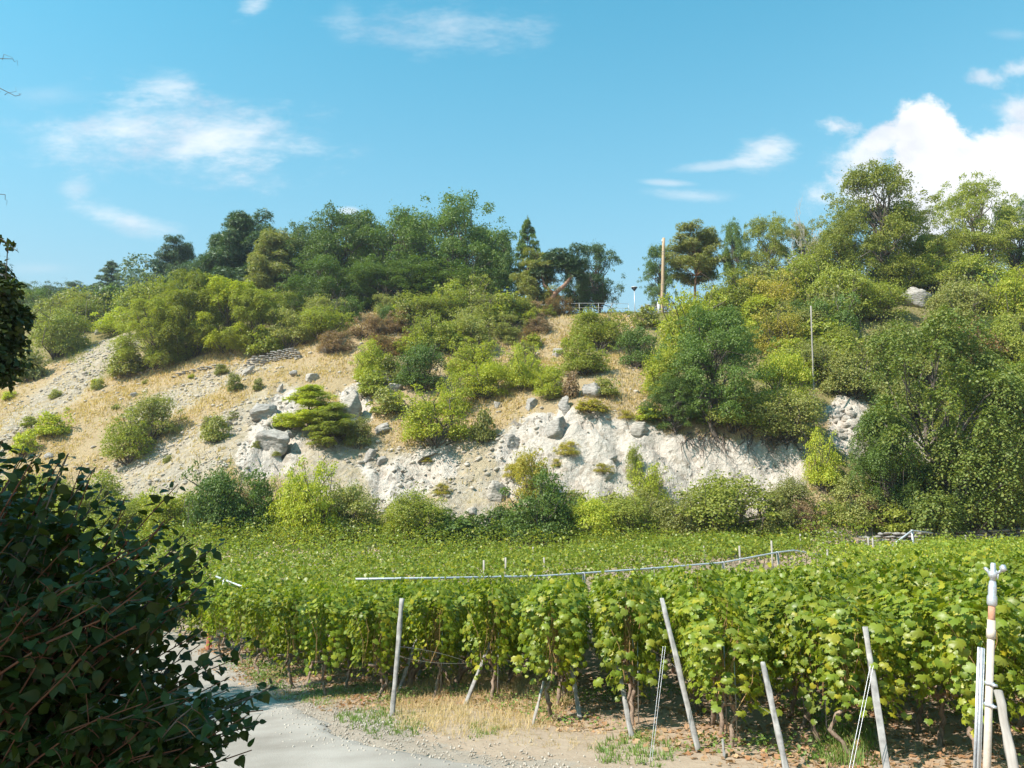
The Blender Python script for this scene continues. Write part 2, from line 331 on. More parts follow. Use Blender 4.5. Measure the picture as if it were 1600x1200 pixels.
    bp = N.new('ShaderNodeBump'); bp.inputs['Strength'].default_value = .9; bp.inputs['Distance'].default_value = .28; L.new(hh, bp.inputs['Height']); L.new(bp.outputs[0], b.inputs['Normal'])
    MATS['ground'] = m
ground_mat()
simple_mat('road', (.25, .22, .185), (.37, .335, .29), .7, .95, .6, bscale=45, dist=.012, spec=.1)
# ------------------------------------------------------------------ terrain
NEARC = [(0, 0, -1.7), (3, -5, -1.2), (-5, -4, -1.4), (-4, 3, -2.1), (4.3, 6, -2.32), (2.2, 9, -2.85), (-1.7, 12, -3.25), (-7, 19, -4.0), (-9, 13, -3.7), (-13, 6, -2.6),
         (4, 15, -3.3), (8, 12, -2.8), (13, 20, -3.1), (-4.5, 22, -4.0), (3, 24, -4.0), (7.4, 30, -4.05), (12.3, 33, -3.95), (9.5, 38, -3.4), (12, 45, -3.4), (17, 35, -3.5), (25, 40, -3.45),
         (32, 46, -3.5), (0, 36, -3.9), (-10, 45, -3.85), (0, 50, -3.8), (14, 50, -3.4), (-25, 45, -4), (-20, 30, -4.2), (-40, 50, -4), (25, 20, -2.2), (40, 35, -2.2), (-35, 20, -3.5), (20, 0, 0), (-25, -5, -1), (0, -30, 1), (60, 50, -2.5), (-70, 50, -4)]
HILLC = [(-300, 800, 64), (-300, 690, 80), (-300, 600, 100), (-300, 520, 130), (0, 800, 61), (0, 715, 73), (0, 610, 92), (0, 560, 104), (40, 490, 128),
         (200, 800, 60), (190, 700, 70), (200, 600, 84), (215, 525, 99), (200, 490, 118), (420, 800, 57), (400, 700, 63), (420, 590, 75), (440, 550, 82), (430, 500, 94),
         (650, 800, 57), (650, 715, 62), (650, 605, 72), (650, 520, 83), (650, 484, 92), (800, 790, 57), (800, 680, 62), (800, 570, 75), (820, 485, 89),
         (940, 770, 57.5), (930, 655, 61), (930, 560, 75), (930, 492, 88), (1035, 489, 88), (1150, 765, 57.5), (1150, 672, 60), (1150, 560, 73), (1180, 470, 85),
         (1400, 800, 55), (1400, 650, 63), (1400, 540, 74), (1400, 480, 82), (1400, 440, 90), (1650, 800, 54), (1650, 600, 65), (1650, 470, 80), (1650, 430, 92), (2000, 780, 54), (2000, 600, 65), (2000, 430, 90),
         (-900, 790, 75), (-900, 600, 120)]
BACKC = [(-150, 190, 42), (-60, 190, 36), (0, 130, 24), (50, 130, 27), (100, 130, 32), (0, 220, 26), (120, 240, 32), (-15, 108, 23.5), (15, 108, 24), (40, 108, 27), (-100, 300, 44), (60, 400, 30), (300, 300, 32), (-400, 200, 44), (300, 60, 6), (-250, 50, -2), (400, 600, 30), (-400, 600, 44), (-300, -100, 0), (300, -100, 5), (0, -200, 3)]
def _ctl():
    c = [(x, y, z+EYE) for x, y, z in NEARC]
    c += [tuple(unproj(*h)) for h in HILLC]
    c += [(x, y, z+EYE) for x, y, z in BACKC]
    return np.array(c)
_C = _ctl()
def _phi(r): return r   # biharmonic-like in low tension: stays close to its control points
_A = np.zeros((len(_C)+3,)*2); _d = np.linalg.norm(_C[:, None, :2]-_C[None, :, :2], axis=2)
_A[:len(_C), :len(_C)] = _phi(np.sqrt(_d**2+4)); _A[:len(_C), -3] = 1; _A[:len(_C), -2:] = _C[:, :2]; _A[-3, :len(_C)] = 1; _A[-2:, :len(_C)] = _C[:, :2].T
_W = np.linalg.solve(_A, np.r_[_C[:, 2], 0, 0, 0])
def gsmooth(x, y):
    x = np.asarray(x, float); y = np.asarray(y, float); s = x.shape; xf, yf = x.ravel(), y.ravel(); out = np.empty(len(xf))
    for a in range(0, len(xf), 20000):
        b = slice(a, a+20000)
        r = np.sqrt((xf[b, None]-_C[None, :, 0])**2+(yf[b, None]-_C[None, :, 1])**2+4)
        out[b] = _phi(r)@_W[:-3]+_W[-3]+_W[-2]*xf[b]+_W[-1]*yf[b]
    return out.reshape(s)
def inpoly(px, py, poly, soft=12):
    """signed soft membership of a closed outline"""
    P = np.array(poly, float); Q = np.roll(P, -1, 0); px = np.asarray(px, float); ins = np.zeros(px.shape, bool); dm = np.full(px.shape, 1e9)
    for (x0, y0), (x1, y1) in zip(P, Q):
        c = (y0 > py) != (y1 > py); t = (x1-x0)*(py-y0)/((y1-y0) or 1e-9)+x0; ins ^= c & (px < t)
        l2 = (x1-x0)**2+(y1-y0)**2; tt = np.clip(((px-x0)*(x1-x0)+(py-y0)*(y1-y0))/l2, 0, 1)
        dm = np.minimum(dm, np.hypot(px-x0-tt*(x1-x0), py-y0-tt*(y1-y0)))
    return np.clip(.5+np.where(ins, dm, -dm)/(2*soft), 0, 1)
CLIFF = [[(770, 700), (800, 668), (835, 650), (890, 640), (960, 642), (1010, 660), (1060, 680), (1160, 690), (1250, 690), (1262, 720), (1258, 790), (1180, 800), (1090, 790), (990, 830), (880, 830), (790, 770)], [(365, 715), (400, 650), (436, 606), (470, 606), (458, 660), (480, 700), (440, 735), (385, 740)], [(560, 720), (640, 708), (700, 690), (720, 730), (640, 790), (590, 780)],
         [(1290, 640), (1330, 615), (1365, 630), (1440, 690), (1470, 740), (1420, 760), (1340, 720), (1300, 700)], [(530, 615), (575, 600), (580, 660), (545, 680)]]
SCREE = [[(120, 770), (180, 715), (280, 680), (340, 650), (420, 600), (430, 640), (380, 700), (330, 770), (200, 800)], [(0, 650), (90, 590), (160, 530), (215, 515), (220, 545), (140, 600), (90, 650), (20, 690), (0, 750)],
         [(380, 750), (355, 715), (400, 645), (440, 600), (475, 600), (500, 690), (560, 690), (640, 700), (705, 680), (750, 690), (830, 660), (800, 760), (760, 830), (640, 830), (560, 790), (440, 745)], [(190, 640), (330, 575), (420, 555), (425, 570), (340, 610), (230, 670)]]
GREEN = [[(1000, 500), (1080, 460), (1600, 430), (1600, 800), (1300, 790), (1290, 640), (1180, 660), (1060, 640), (1040, 560)], [(150, 600), (230, 540), (440, 545), (500, 500), (820, 480), (780, 440), (0, 440), (0, 560), (90, 560)], [(0, 770), (150, 800), (320, 790), (560, 800), (1600, 800), (1600, 900), (0, 900)]]
def gmask(X, Y, Z):
    px, py, c = proj(np.stack([X, Y, Z], -1)); hill = (Y > 53)
    cl = np.max([inpoly(px, py, p) for p in CLIFF], 0)*hill
    sc = np.max([inpoly(px, py, p) for p in SCREE], 0)*hill
    gr = np.max([inpoly(px, py, p, 25) for p in GREEN], 0)*hill
    gr = np.where(Y > 96, np.maximum(gr, .8), gr)
    return cl, sc, gr
def rough(X, Y, cl, sc):
    t = np.clip((Y-52)/6, 0, 1)
    r = t*(fbm(X/7, Y/7, o=4, seed=3)*.45+fbm(X/1.7, Y/1.7, o=3, seed=5)*.10)
    zs = Y*.9/1.5+fbm(X/5, Y/5, o=3, seed=27)*.8; fr = zs-np.floor(zs); r = r+cl*(.42*(np.clip((fr-.55)/.3, 0, 1)-fr*.9))
    gul = np.clip(1-np.abs(fbm(X/2.0+5, Y/3.4, o=4, seed=51, g=.6))/.15, 0, 1); r = r-cl*.95*gul; led = np.clip(1-np.abs(fbm(X/4.5, Y/1.1, o=4, seed=57, g=.6))/.13, 0, 1); r = r-(cl*.85+sc*.3)*led
    rid = 1-np.abs(fbm(X/3.2, Y/4.5, o=4, seed=9, g=.55)); q = fbm(X/1.3, Y/1.3, o=4, seed=12, g=.62)
    flu = fbm(X/1.15+fbm(X/4, Y/4, o=2, seed=2)*.8, Y/5.5, o=4, seed=19, g=.6)
    r = r+cl*(rid*.45-.35+q*.30+flu*.42)+sc*(1-cl)*fbm(X/.8+Y/2.5, Y/.8, o=3, seed=15)*.16
    r = r+(1-t)*fbm(X/1.1, Y/1.1, o=3, seed=21)*.025
    return r
GRID = {}
def gz(x, y):
    x = np.asarray(x, float); y = np.asarray(y, float)
    if GRID:   # height of the finished ground sheet
        xs, ys, G = GRID['xs'], GRID['ys'], GRID['Z']; i = np.clip(np.searchsorted(xs, x)-1, 0, len(xs)-2); j = np.clip(np.searchsorted(ys, y)-1, 0, len(ys)-2)
        fx = (x-xs[i])/(xs[i+1]-xs[i]); fy = (y-ys[j])/(ys[j+1]-ys[j])
        return (G[j, i]*(1-fx)+G[j, i+1]*fx)*(1-fy)+(G[j+1, i]*(1-fx)+G[j+1, i+1]*fx)*fy
    z = gsmooth(x, y); cl, sc, gr = gmask(x, y, z); return z+rough(x, y, cl, sc)
def road_side(x, y):
    """distance across the road from its middle line, and half width"""
    xr = np.interp(y, ROAD_Y, ROAD_R); xl = np.interp(y, ROAD_Y, ROAD_L); return xl, xr
def axis(segs):
    o = []
    for a, b, s in segs: o += list(np.arange(a, b, s))
    return np.array(o)
def ground_pick(px, py, lo=4.0, hi=240.0):
    """where the picture ray through (px,py) first meets the ground"""
    ds = np.arange(lo, hi, .25 if hi <= 60 else .8)
    P = np.array([unproj(px, py, d) for d in ds]); g = gz(P[:, 0], P[:, 1]); below = np.where(P[:, 2] < g)[0]
    if len(below) == 0: return None
    i = below[0]; a, b = (ds[i-1] if i else ds[0]), ds[i]
    for _ in range(8):
        m = (a+b)/2; p = unproj(px, py, m)
        if p[2] < gz(p[0:1], p[1:2])[0]: b = m
        else: a = m
    p = unproj(px, py, b); return p
# road middle described by its two edges (x at given y)
ROAD_Y = np.array([-12, -4, 0, 4, 7, 8.5, 9.2, 10, 10.9, 12.8, 15.7, 18.7, 24.6, 30])
ROAD_R = np.array([6, 4.5, 3.5, 2.6, 1.7, .9, .1, -.9, -1.9, -2.8, -4.4, -5.9, -9.2, -14])
ROAD_L = np.array([1, -.8, -1.2, -1.6, -2.4, -3.0, -3.4, -4.0, -4.6, -5.8, -7.6, -9.2, -12.6, -18])
def build_ground():
    xs = axis([(-900, -300, 60), (-300, -120, 12), (-120, -56, 1.6), (-56, 56, .34), (56, 120, 1.6), (120, 300, 12), (300, 901, 60)])
    ys = axis([(-300, -40, 40), (-40, -6, 3), (-6, 20, .34), (20, 52, .9), (52, 96, .27), (96, 150, .9), (150, 300, 8), (300, 1001, 50)])
    X, Y = np.meshgrid(xs, ys); Z = gsmooth(X, Y); cl, sc, gr = gmask(X, Y, Z); Z = Z+rough(X, Y, cl, sc); GRID.update(xs=xs, ys=ys, Z=Z.copy())
    xl, xr = road_side(X, Y); inr = (X > xl+.15) & (X < xr-.15) & (Y < 28)
    Z = Z-np.where(inr, .09, 0)
    ny, nx = X.shape; I = np.arange(ny*nx).reshape(ny, nx)
    Q = np.stack([I[:-1, :-1], I[:-1, 1:], I[1:, 1:], I[1:, :-1]], -1).reshape(-1, 4)
    me = npmesh('ground', np.stack([X, Y, Z], -1).reshape(-1, 3), Q, True)
    a = me.attributes.new('mask', 'FLOAT_COLOR', 'POINT'); a.data.foreach_set('color', np.stack([cl, sc, gr, np.ones_like(cl)], -1).astype(np.float32).ravel())
    fld = (Y < 53.5)*1.0
    vg = np.clip(1-(X-xr-.2)/1.6, 0, 1)*(Y < 26)*np.clip(1+(X-xl+2.0)/1.0, 0, 1)
    a = me.attributes.new('near', 'FLOAT_COLOR', 'POINT'); a.data.foreach_set('color', np.stack([fld, vg, fld*0, fld*0+1], -1).astype(np.float32).ravel())
    o = link('ground', me, MATS['ground']); tag(o, kind='structure')
    # the road: its own sheet with ragged edges
    yy = np.arange(-10, 27, .12); k = 24; V = []
    for y in yy:
        l, r = np.interp(y, ROAD_Y, ROAD_L), np.interp(y, ROAD_Y, ROAD_R)
        r += float(fbm(np.array([y*.5]), np.array([3.3]), o=3, seed=31)[0])*.22; r += RNG.normal()*.05; l += float(fbm(np.array([y*.9]), np.array([9.3]), o=3, seed=33)[0])*.22
        t = np.linspace(0, 1, k); x = l+(r-l)*t
        z = gsmooth(x, np.full(k, y))+.025; z[0] -= .05; z[-1] -= .05
        V.append(np.stack([x, np.full(k, y), z], -1))
    V = np.array(V); n = len(yy); I = np.arange(n*k).reshape(n, k)
    Q = np.stack([I[:-1, :-1], I[:-1, 1:], I[1:, 1:], I[1:, :-1]], -1).reshape(-1, 4)
    tag(link('road', npmesh('road', V.reshape(-1, 3), Q, True), MATS['road']), kind='structure')
build_ground()
# ------------------------------------------------------------------ plant prototypes (unit meshes: width 1, height 1)
def lobe_leaves(C, rad, n, size, flat=1.0, tpl=KITE, up=.55, rnd=.75, droop=0.0, inner=.55):
    """leaf faces spread over clumps; C (m,3) centres, rad (m,) radii, n leaves in all"""
    w = rad**2; w = w/w.sum(); idx = RNG.choice(len(C), n, p=w)
    d = unit(rvec(n)); low = d[:, 2] < -.35; d[low, 2] *= -1
    rr = rad[idx]*(inner+(1.08-inner)*RNG.random(n)**.5)
    lump = 1+.28*vnoise(d[:, 0]*2.3+idx*7.1, d[:, 1]*2.3, d[:, 2]*2.3, seed=4)
    P = C[idx]+d*(rr*lump)[:, None]*np.array([1, 1, flat])
    N = d+np.array([0, 0, up])+rnd*rvec(n)
    tip = d+np.array([0, 0, -droop])+.5*rvec(n)
    return scatter(tpl, P, leaf_frames(N, tip, 0), size*(.65+.7*RNG.random(n)))
def limb(mb, a, b, r0, r1, n=5, wob=.12, sides=5):
    a = np.array(a); b = np.array(b); t = np.linspace(0, 1, n)[:, None]; P = a+(b-a)*t; l = np.linalg.norm(b-a)
    P[1:-1] += RNG.normal(size=(n-2, 3))*l*wob*.5; P[:, 2] += (np.sin(t[:, 0]*np.pi)*l*.06)
    mb.tube(P, np.linspace(r0, r1, n), sides, cap=False); return P
PROTO = {}
def norm_mesh(crown, wood, key):
    """scale both to width 1 (x, y) and height 1, foot at the origin"""
    V = crown[0] if crown is not None else np.vstack(wood.v); hi = np.percentile(V, 99.6, 0); lo = np.percentile(V, .4, 0)
    w = max(hi[0]-lo[0], .01); h = hi[2]; cx = (hi[0]+lo[0])/2
    k = np.array([1/w, 1/w, 1/h]); off = np.array([cx, 0, 0])
    cm = None
    if crown is not None: cm = npmesh(key+'_crown', (crown[0]-off)*k, crown[1])
    wm = None
    if wood is not None and wood.n: wm = npmesh(key+'_wood', (np.vstack(wood.v)-off)*k, np.vstack(wood.t), True)
    PROTO[key] = (cm, wm)
def proto_shrub(key, n=7500, leaf=.045, nl=17, tall=.8, flat=.9, spread=1.0, tpl=KITE, upright=0.0):
    C = []; r = []
    for i in range(nl):
        a = RNG.random()*6.28; q = RNG.random()**.6*.36*spread; h = tall*(.12+.75*RNG.random()*(1-(q/.5)**2*.8)); C.append([q*math.cos(a), q*math.sin(a)*.85, h]); r.append(.10+.09*RNG.random())
    for i in range(7): a = i*.9+RNG.random()*.4; C.append([.33*math.cos(a), .3*math.sin(a), .10+.06*RNG.random()]); r.append(.13)
    # sprays that break the outline
    for i in range(20): a = RNG.random()*6.28; q = .22+.30*RNG.random(); C.append([q*math.cos(a), q*math.sin(a), tall*(.3+.85*RNG.random()*(1-q))+upright*RNG.random()*.2]); r.append(.045)
    C = np.array(C); r = np.array(r)
    V1, T1 = lobe_leaves(C, r, int(n*.8), leaf, flat, tpl); V2, T2 = lobe_leaves(C, r*1.6, int(n*.2), leaf*.9, 1.0, tpl, .4, 1.0); cr = (np.vstack([V1, V2]), np.vstack([T1, T2+len(V1)]))
    wd = MB()
    for i in range(0, len(C), 2): limb(wd, (RNG.normal()*.03, RNG.normal()*.03, -.05), C[i], .012, .004, 4, .2, 4)
    for i in range(12): a = RNG.random()*6.28; q = .15+.3*RNG.random(); limb(wd, (q*.5*math.cos(a), q*.5*math.sin(a), .3*tall), (q*1.15*math.cos(a), q*1.15*math.sin(a), tall*(.75+.45*RNG.random()*(1-q))), .005, .0015, 5, .2, 3)
    norm_mesh(cr, wd, key)
def proto_oak(key, n=14000, leaf=.026, nl=34, trunk=.22, wid=1.0, asym=0):
    C = []; r = []
    def env(t): return .47*wid*math.sqrt(max(.04, 1-((t-.42)/.60)**2))
    for i in range(nl):
        a = RNG.random()*6.28; t = RNG.random(); q = env(t)*(.25+.75*RNG.random()**.5)*(.8+.25*math.sin(3*a+i % 3)); C.append([q*math.cos(a)+asym*t*.16, q*math.sin(a), .13+.80*t]); r.append(.05+.06*RNG.random())
    for i in range(46):     # feathery outline
        a = RNG.random()*6.28; t = .1+.9*RNG.random(); q = env(t)*(1.0+.16*RNG.random()); C.append([q*math.cos(a)+asym*t*.16, q*math.sin(a), .16+.84*t]); r.append(.022+.022*RNG.random())
    C = np.array(C); r = np.array(r)
    V1, T1 = lobe_leaves(C, r, int(n*.86), leaf, .9, KITE, .5, .9)
    V2, T2 = lobe_leaves(C, r*1.45, int(n*.14), leaf*.9, 1.0, KITE, .4, 1.0)
    wd = MB(); P = limb(wd, (0, 0, -.08), (.02, .01, .62), .026, .012, 8, .10, 7)
    for i in range(nl): j = int(np.clip((C[i][2]-.2)/.6*6, 1, 6)); limb(wd, P[j], C[i], .009, .002, 5, .2, 4)
    norm_mesh((np.vstack([V1, V2]), np.vstack([T1, T2+len(V1)])), wd, key)
def proto_pine(key, n=9000, leaf=.032, layers=9, top=.1, bare=.25, sp=.45, irr=.35):
    C = []; r = []; wd = MB(); P = limb(wd, (0, 0, -.06), (.02, 0, .96), .022, .004, 8, .03, 7)
    for l in range(layers):
        h = bare+(1-bare)*l/(layers-.4); rr = sp*(1-(l/layers)**1.5*(1-top))*(.75+irr*RNG.random())
        for k in range(5 if l < layers-2 else 3):
            a = RNG.random()*6.28; q = rr*(.55+.45*RNG.random()); e = np.array([q*math.cos(a), q*math.sin(a), h+.05*RNG.random()+q*.10]); j = int(np.clip(h*7, 0, 7)); limb(wd, P[j], e, .007, .002, 4, .1, 4)
            for f in (.55, .8, 1.0):
                C.append(P[j]*(1-f)+e*f+RNG.normal(size=3)*.012); r.append((.062+.035*RNG.random())*(1.15 if f > .7 else .85))
    C.append([.02, 0, .97]); r.append(.03)
    cr = lobe_leaves(np.array(C), np.array(r), n, leaf, .55, SPIKE, .9, .6, 0, .3)
    norm_mesh(cr, wd, key)
def proto_spruce(key, n=9000, leaf=.03):
    C = []; r = []; wd = MB(); wd.tube([(0, 0, -.05), (0, 0, .5), (0, 0, .98)], [.02, .012, .003], 6)
    for l in range(17):
        h = .10+.86*l/17; rr = .46*(1-l/17.5)**.85*(.8+.3*RNG.random())
        for k in range(7 if l < 12 else 4):
            a = RNG.random()*6.28; e = np.array([rr*math.cos(a), rr*math.sin(a), h-.02+.04*RNG.random()]); limb(wd, (0, 0, h), e, .005, .002, 3, .05, 3)
            for f in (.5, .95): C.append(np.array([0, 0, h+.02])*(1-f)+e*f); r.append(.035)
    C += [[0, 0, .95], [0, 0, .985]]; r += [.016, .008]
    cr = lobe_leaves(np.array(C), np.array(r), n, leaf, .55, SPIKE, .8, .5, .3, .3); norm_mesh(cr, wd, key)
def proto_robinia(key, n=13000, leaf=.028, nl=46):
    C = []; r = []
    for i in range(nl):
        a = RNG.random()*6.28; t = RNG.random(); q = (.10+.36*RNG.random()**.7)*math.sqrt(max(.12, 1-((t-.35)/.75)**2)); C.append([q*math.cos(a), q*math.sin(a), .08+.85*t]); r.append(.045+.05*RNG.random())
    C = np.array(C); r = np.array(r); out = []; TT = []; off = 0
    # feathery fronds: each a short arching row of leaflets
    m = n//9; w = r**2/np.sum(r**2); idx = RNG.choice(len(C), m, p=w); d = unit(rvec(m)+[0, 0, .35]); P0 = C[idx]+d*(r[idx]*(.5+.5*RNG.random(m)))[:, None]
    dr = unit(d*np.array([1, 1, .2])+.5*rvec(m)); L_ = .045+.035*RNG.random(m); ps = []; ns = []; tp = []
    for k in range(9):
        f = k/8; side = unit(np.cross(dr, [0, 0, 1.]))*(1 if k % 2 else -1)
        ps.append(P0+dr*(L_*f)[:, None]+np.array([0, 0, -1.])*(L_*f*f*.8)[:, None]); ns.append(np.array([0, 0, 1.])+.45*rvec(m)+d*.4); tp.append(side*.8+dr*.6+[0, 0, -.3])
    ps, ns, tp = np.vstack(ps), np.vstack(ns), np.vstack(tp)
    cr = scatter(KITE, ps, leaf_frames(ns, tp, 0), leaf*(.6+.6*RNG.random(len(ps))))
    wd = MB(); P = limb(wd, (0, 0, -.06), (.02, .01, .7), .020, .008, 7, .08, 6)
    for i in range(len(C)): limb(wd, P[int(np.clip(C[i][2]*6-1, 0, 6))], C[i], .006, .002, 4, .15, 4)
    norm_mesh(cr, wd, key)
def proto_dead(key):
    wd = MB(); P = limb(wd, (0, 0, -.05), (.05, 0, 1), .03, .008, 9, .05, 6)
    def br(a, d, l, r, dep):
        b = a+d*l; Q = limb(wd, a, b, r, r*.45, 5, .12, 4)
        if dep:
            for k in range(4): br(Q[2+k % 3], unit(d+RNG.normal(size=3)*.55+[0, 0, .15]), l*.5, r*.5, dep-1)
    for i in range(9): a = RNG.random()*6.28; br(P[2+i % 6], unit(np.array([math.cos(a), math.sin(a)*.6, .6+.6*RNG.random()])), .35+.15*RNG.random(), .012, 2)
    norm_mesh(None, wd, key)
for i in range(4): proto_shrub('shrub%d' % i, 13000, .027, 20+i*2, .75+.06*i)
for i in range(3): proto_shrub('wispy%d' % i, 9000, .028, 12, .85, .9, .95, KITE, .5)
for i in range(2): proto_shrub('small%d' % i, 2600, .07, 9, .8)
for i in range(2): proto_shrub('dry%d' % i, 4200, .05, 10, .8, .9, 1, SPIKE)
for i in range(4): proto_oak('oak%d' % i, 36000, .0150, 64+6*i, asym=(0, .6, -.5, .2)[i])
for i in range(3): proto_pine('pine%d' % i, 19000, .036, 11, (.15, .5, .25)[i], (.12, .38, .06)[i], (.42, .48, .45)[i])
proto_spruce('spruce0', 13000, .032); proto_robinia('robinia0', 60000, .0165, 74); proto_robinia('robinia1', 46000, .0175, 64)
proto_dead('dead0')
VAR = {}
def variant(key, mat, wmat):
    k = (key, mat, wmat)
    if k not in VAR:
        c, w = PROTO[key]
        if c is not None: c = c.copy(); c.materials.clear(); c.materials.append(MATS[mat])
        if w is not None: w = w.copy(); w.materials.clear(); w.materials.append(MATS[wmat])
        VAR[k] = (c, w)
    return VAR[k]
def ground_at(x, y): return float(gz(np.array([x]), np.array([y]))[0])
def plant(key, mat, px, top, base, w, name, cat, label, d=None, wmat='bark', group=None, rz=None, lean=0.0, depth=1.0, sink=.15):
    """a plant whose foot stands where the picture shows it (or at distance d), as tall and wide as it shows there"""
    if d is None:
        p = ground_pick(px, base, 52)
        if p is None: p = unproj(px, base, 92)
        p = np.array([p[0], p[1]+.3, 0]); d = p[1]
    else: p = np.array([unproj(px, base, d)[0], d, 0])
    p[2] = ground_at(p[0], p[1])-sink
    zt = unproj(px, top, d)[2]; h = max(zt-p[2], .4); ww = w/F*d*1.02
    t = empty(name, p, rz if rz is not None else RNG.random()*6.28, (ww, ww*depth, h)); t.rotation_euler[1] = lean+(RNG.normal()*.10 if h < 7 and key != 'dead0' else 0)
    c, wd = variant(key, mat, wmat)
    if wd is not None: link('trunk' if 'tree' in name else 'stems', wd, None, t)
    if c is not None: tag(link('crown' if 'tree' in name else 'foliage', c, None, t), kind=None)
    return tag(t, label, cat, group)
# ridge trees, left to right
T = [
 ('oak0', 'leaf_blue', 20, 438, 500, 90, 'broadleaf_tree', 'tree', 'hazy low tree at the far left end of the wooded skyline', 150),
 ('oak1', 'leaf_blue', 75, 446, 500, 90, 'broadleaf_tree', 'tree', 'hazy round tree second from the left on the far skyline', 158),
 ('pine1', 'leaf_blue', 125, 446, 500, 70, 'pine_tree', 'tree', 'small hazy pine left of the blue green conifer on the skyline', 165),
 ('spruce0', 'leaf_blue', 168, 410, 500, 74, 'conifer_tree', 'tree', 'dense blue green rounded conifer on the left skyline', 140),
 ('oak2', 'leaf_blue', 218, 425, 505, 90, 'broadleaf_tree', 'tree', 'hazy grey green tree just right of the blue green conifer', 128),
 ('pine1', 'leaf_pine', 270, 376, 490, 72, 'pine_tree', 'tree', 'open topped pine standing alone left of the dense ridge wood', 122),
 ('pine0', 'leaf_pine', 335, 368, 500, 84, 'pine_tree', 'tree', 'dark pine at the left shoulder of the tall ridge pines', 112),
 ('pine2', 'leaf_pine', 382, 332, 500, 118, 'pine_tree', 'tree', 'tallest broad pine at the left end of the ridge wood', 110),
 ('pine0', 'leaf_olive', 425, 362, 505, 100, 'pine_tree', 'tree', 'olive green pine in front of the tallest left pine', 103),
 ('oak3', 'leaf_dark', 480, 352, 500, 110, 'oak_tree', 'tree', 'oak between the tall pines and the first big ridge oak', 106),
 ('oak0', 'leaf_dark', 535, 328, 500, 175, 'oak_tree', 'tree', 'first big spreading oak from the left on the ridge', 102),
 ('oak1', 'leaf_dark', 618, 336, 492, 170, 'oak_tree', 'tree', 'wide oak in the middle of the ridge wood with dark limbs', 101),
 ('oak2', 'leaf_dark', 712, 317, 486, 185, 'oak_tree', 'tree', 'tallest oak of the ridge wood with open top and forked trunk', 100),
 ('oak3', 'leaf_dark', 776, 366, 482, 90, 'oak_tree', 'tree', 'dark oak closing the right end of the ridge wood', 99),
 ('oak2', 'leaf_dark', 510, 408, 520, 150, 'oak_tree', 'tree', 'low dark green oak whose crown reaches down below the ridge wood', 93),
 ('spruce0', 'leaf_dark', 825, 344, 482, 66, 'pine_tree', 'tree', 'narrow pointed pine beside the gap in the ridge wood', 96),
 ('pine2', 'leaf_olive', 838, 392, 482, 70, 'pine_tree', 'tree', 'bushy grey green pine under the narrow pointed one', 92),
 ('oak1', 'leaf_pine', 932, 384, 478, 84, 'pine_tree', 'tree', 'dark dense pine left of the sky gap and the lamp', 94),
 ('oak1', 'leaf_pine', 905, 420, 478, 70, 'broadleaf_tree', 'tree', 'dark rounded tree behind the middle of the white railing', 97),
 ('oak0', 'leaf_dark', 1030, 386, 482, 62, 'broadleaf_tree', 'tree', 'dark tree right behind the tan wooden pole', 96),
 ('pine1', 'leaf_olive', 1090, 357, 478, 104, 'scots_pine_tree', 'tree', 'open scots pine with orange trunk right of the wooden pole', 95),
 ('oak3', 'leaf_dark', 1152, 348, 455, 56, 'broadleaf_tree', 'tree', 'small dark tree leaning left into the sky right of the scots pine', 92),
 ('oak2', 'leaf_mid', 1205, 340, 465, 92, 'broadleaf_tree', 'tree', 'green tree on the ridge left of the bare dead tree', 90),
 ('oak1', 'leaf_olive', 1262, 350, 470, 80, 'broadleaf_tree', 'tree', 'pale green tree at the foot of the bare dead tree', 88),
 ('oak0', 'leaf_mid', 1378, 264, 470, 178, 'oak_tree', 'tree', 'tallest broad green oak of the right ridge against the white cloud', 86),
 ('oak3', 'leaf_mid', 1320, 335, 470, 110, 'oak_tree', 'tree', 'lower oak tucked left against the tallest right hand oak', 84),
 ('oak1', 'leaf_mid', 1532, 283, 460, 125, 'oak_tree', 'tree', 'open crowned oak with visible dark branches near the right edge', 90),
 ('oak2', 'leaf_dark', 1600, 318, 460, 100, 'oak_tree', 'tree', 'oak cut by the right edge of the picture on the skyline', 92),
 ('oak3', 'leaf_mid', 1465, 365, 465, 100, 'oak_tree', 'tree', 'rounded oak filling the dip between the two tall right oaks', 88),
 ('oak0', 'leaf_dark', 1680, 330, 460, 130, 'oak_tree', 'tree', 'oak standing beyond the right edge of the skyline', 90),
]
T += [
 ('oak1', 'leaf_dark', 455, 372, 505, 120, 'oak_tree', 'tree', 'oak filling the ridge wood behind the olive green pine', 109),
 ('oak3', 'leaf_dark', 575, 350, 495, 130, 'oak_tree', 'tree', 'oak standing between the first and second big ridge oaks', 106),
 ('oak0', 'leaf_dark', 665, 348, 490, 140, 'oak_tree', 'tree', 'oak between the middle and the tallest ridge oak', 107),
 ('oak1', 'leaf_dark', 745, 362, 486, 120, 'oak_tree', 'tree', 'oak behind the right side of the tallest ridge oak', 108),
 ('oak2', 'leaf_dark', 600, 415, 498, 160, 'oak_tree', 'tree', 'low wide oak under the middle of the ridge wood', 96),
 ('oak3', 'leaf_dark', 700, 410, 490, 170, 'oak_tree', 'tree', 'low wide oak under the right half of the ridge wood', 97),
 ('pine2', 'leaf_pine', 350, 385, 505, 110, 'pine_tree', 'tree', 'dark pine filling the space left of the tallest pine', 114),
 ('oak2', 'leaf_pine', 300, 410, 500, 100, 'broadleaf_tree', 'tree', 'dark rounded tree between the lone open pine and the tall pines', 118),
 ('oak1', 'leaf_mid', 1425, 330, 470, 120, 'oak_tree', 'tree', 'oak leaning against the right side of the tallest right hand oak', 91),
]
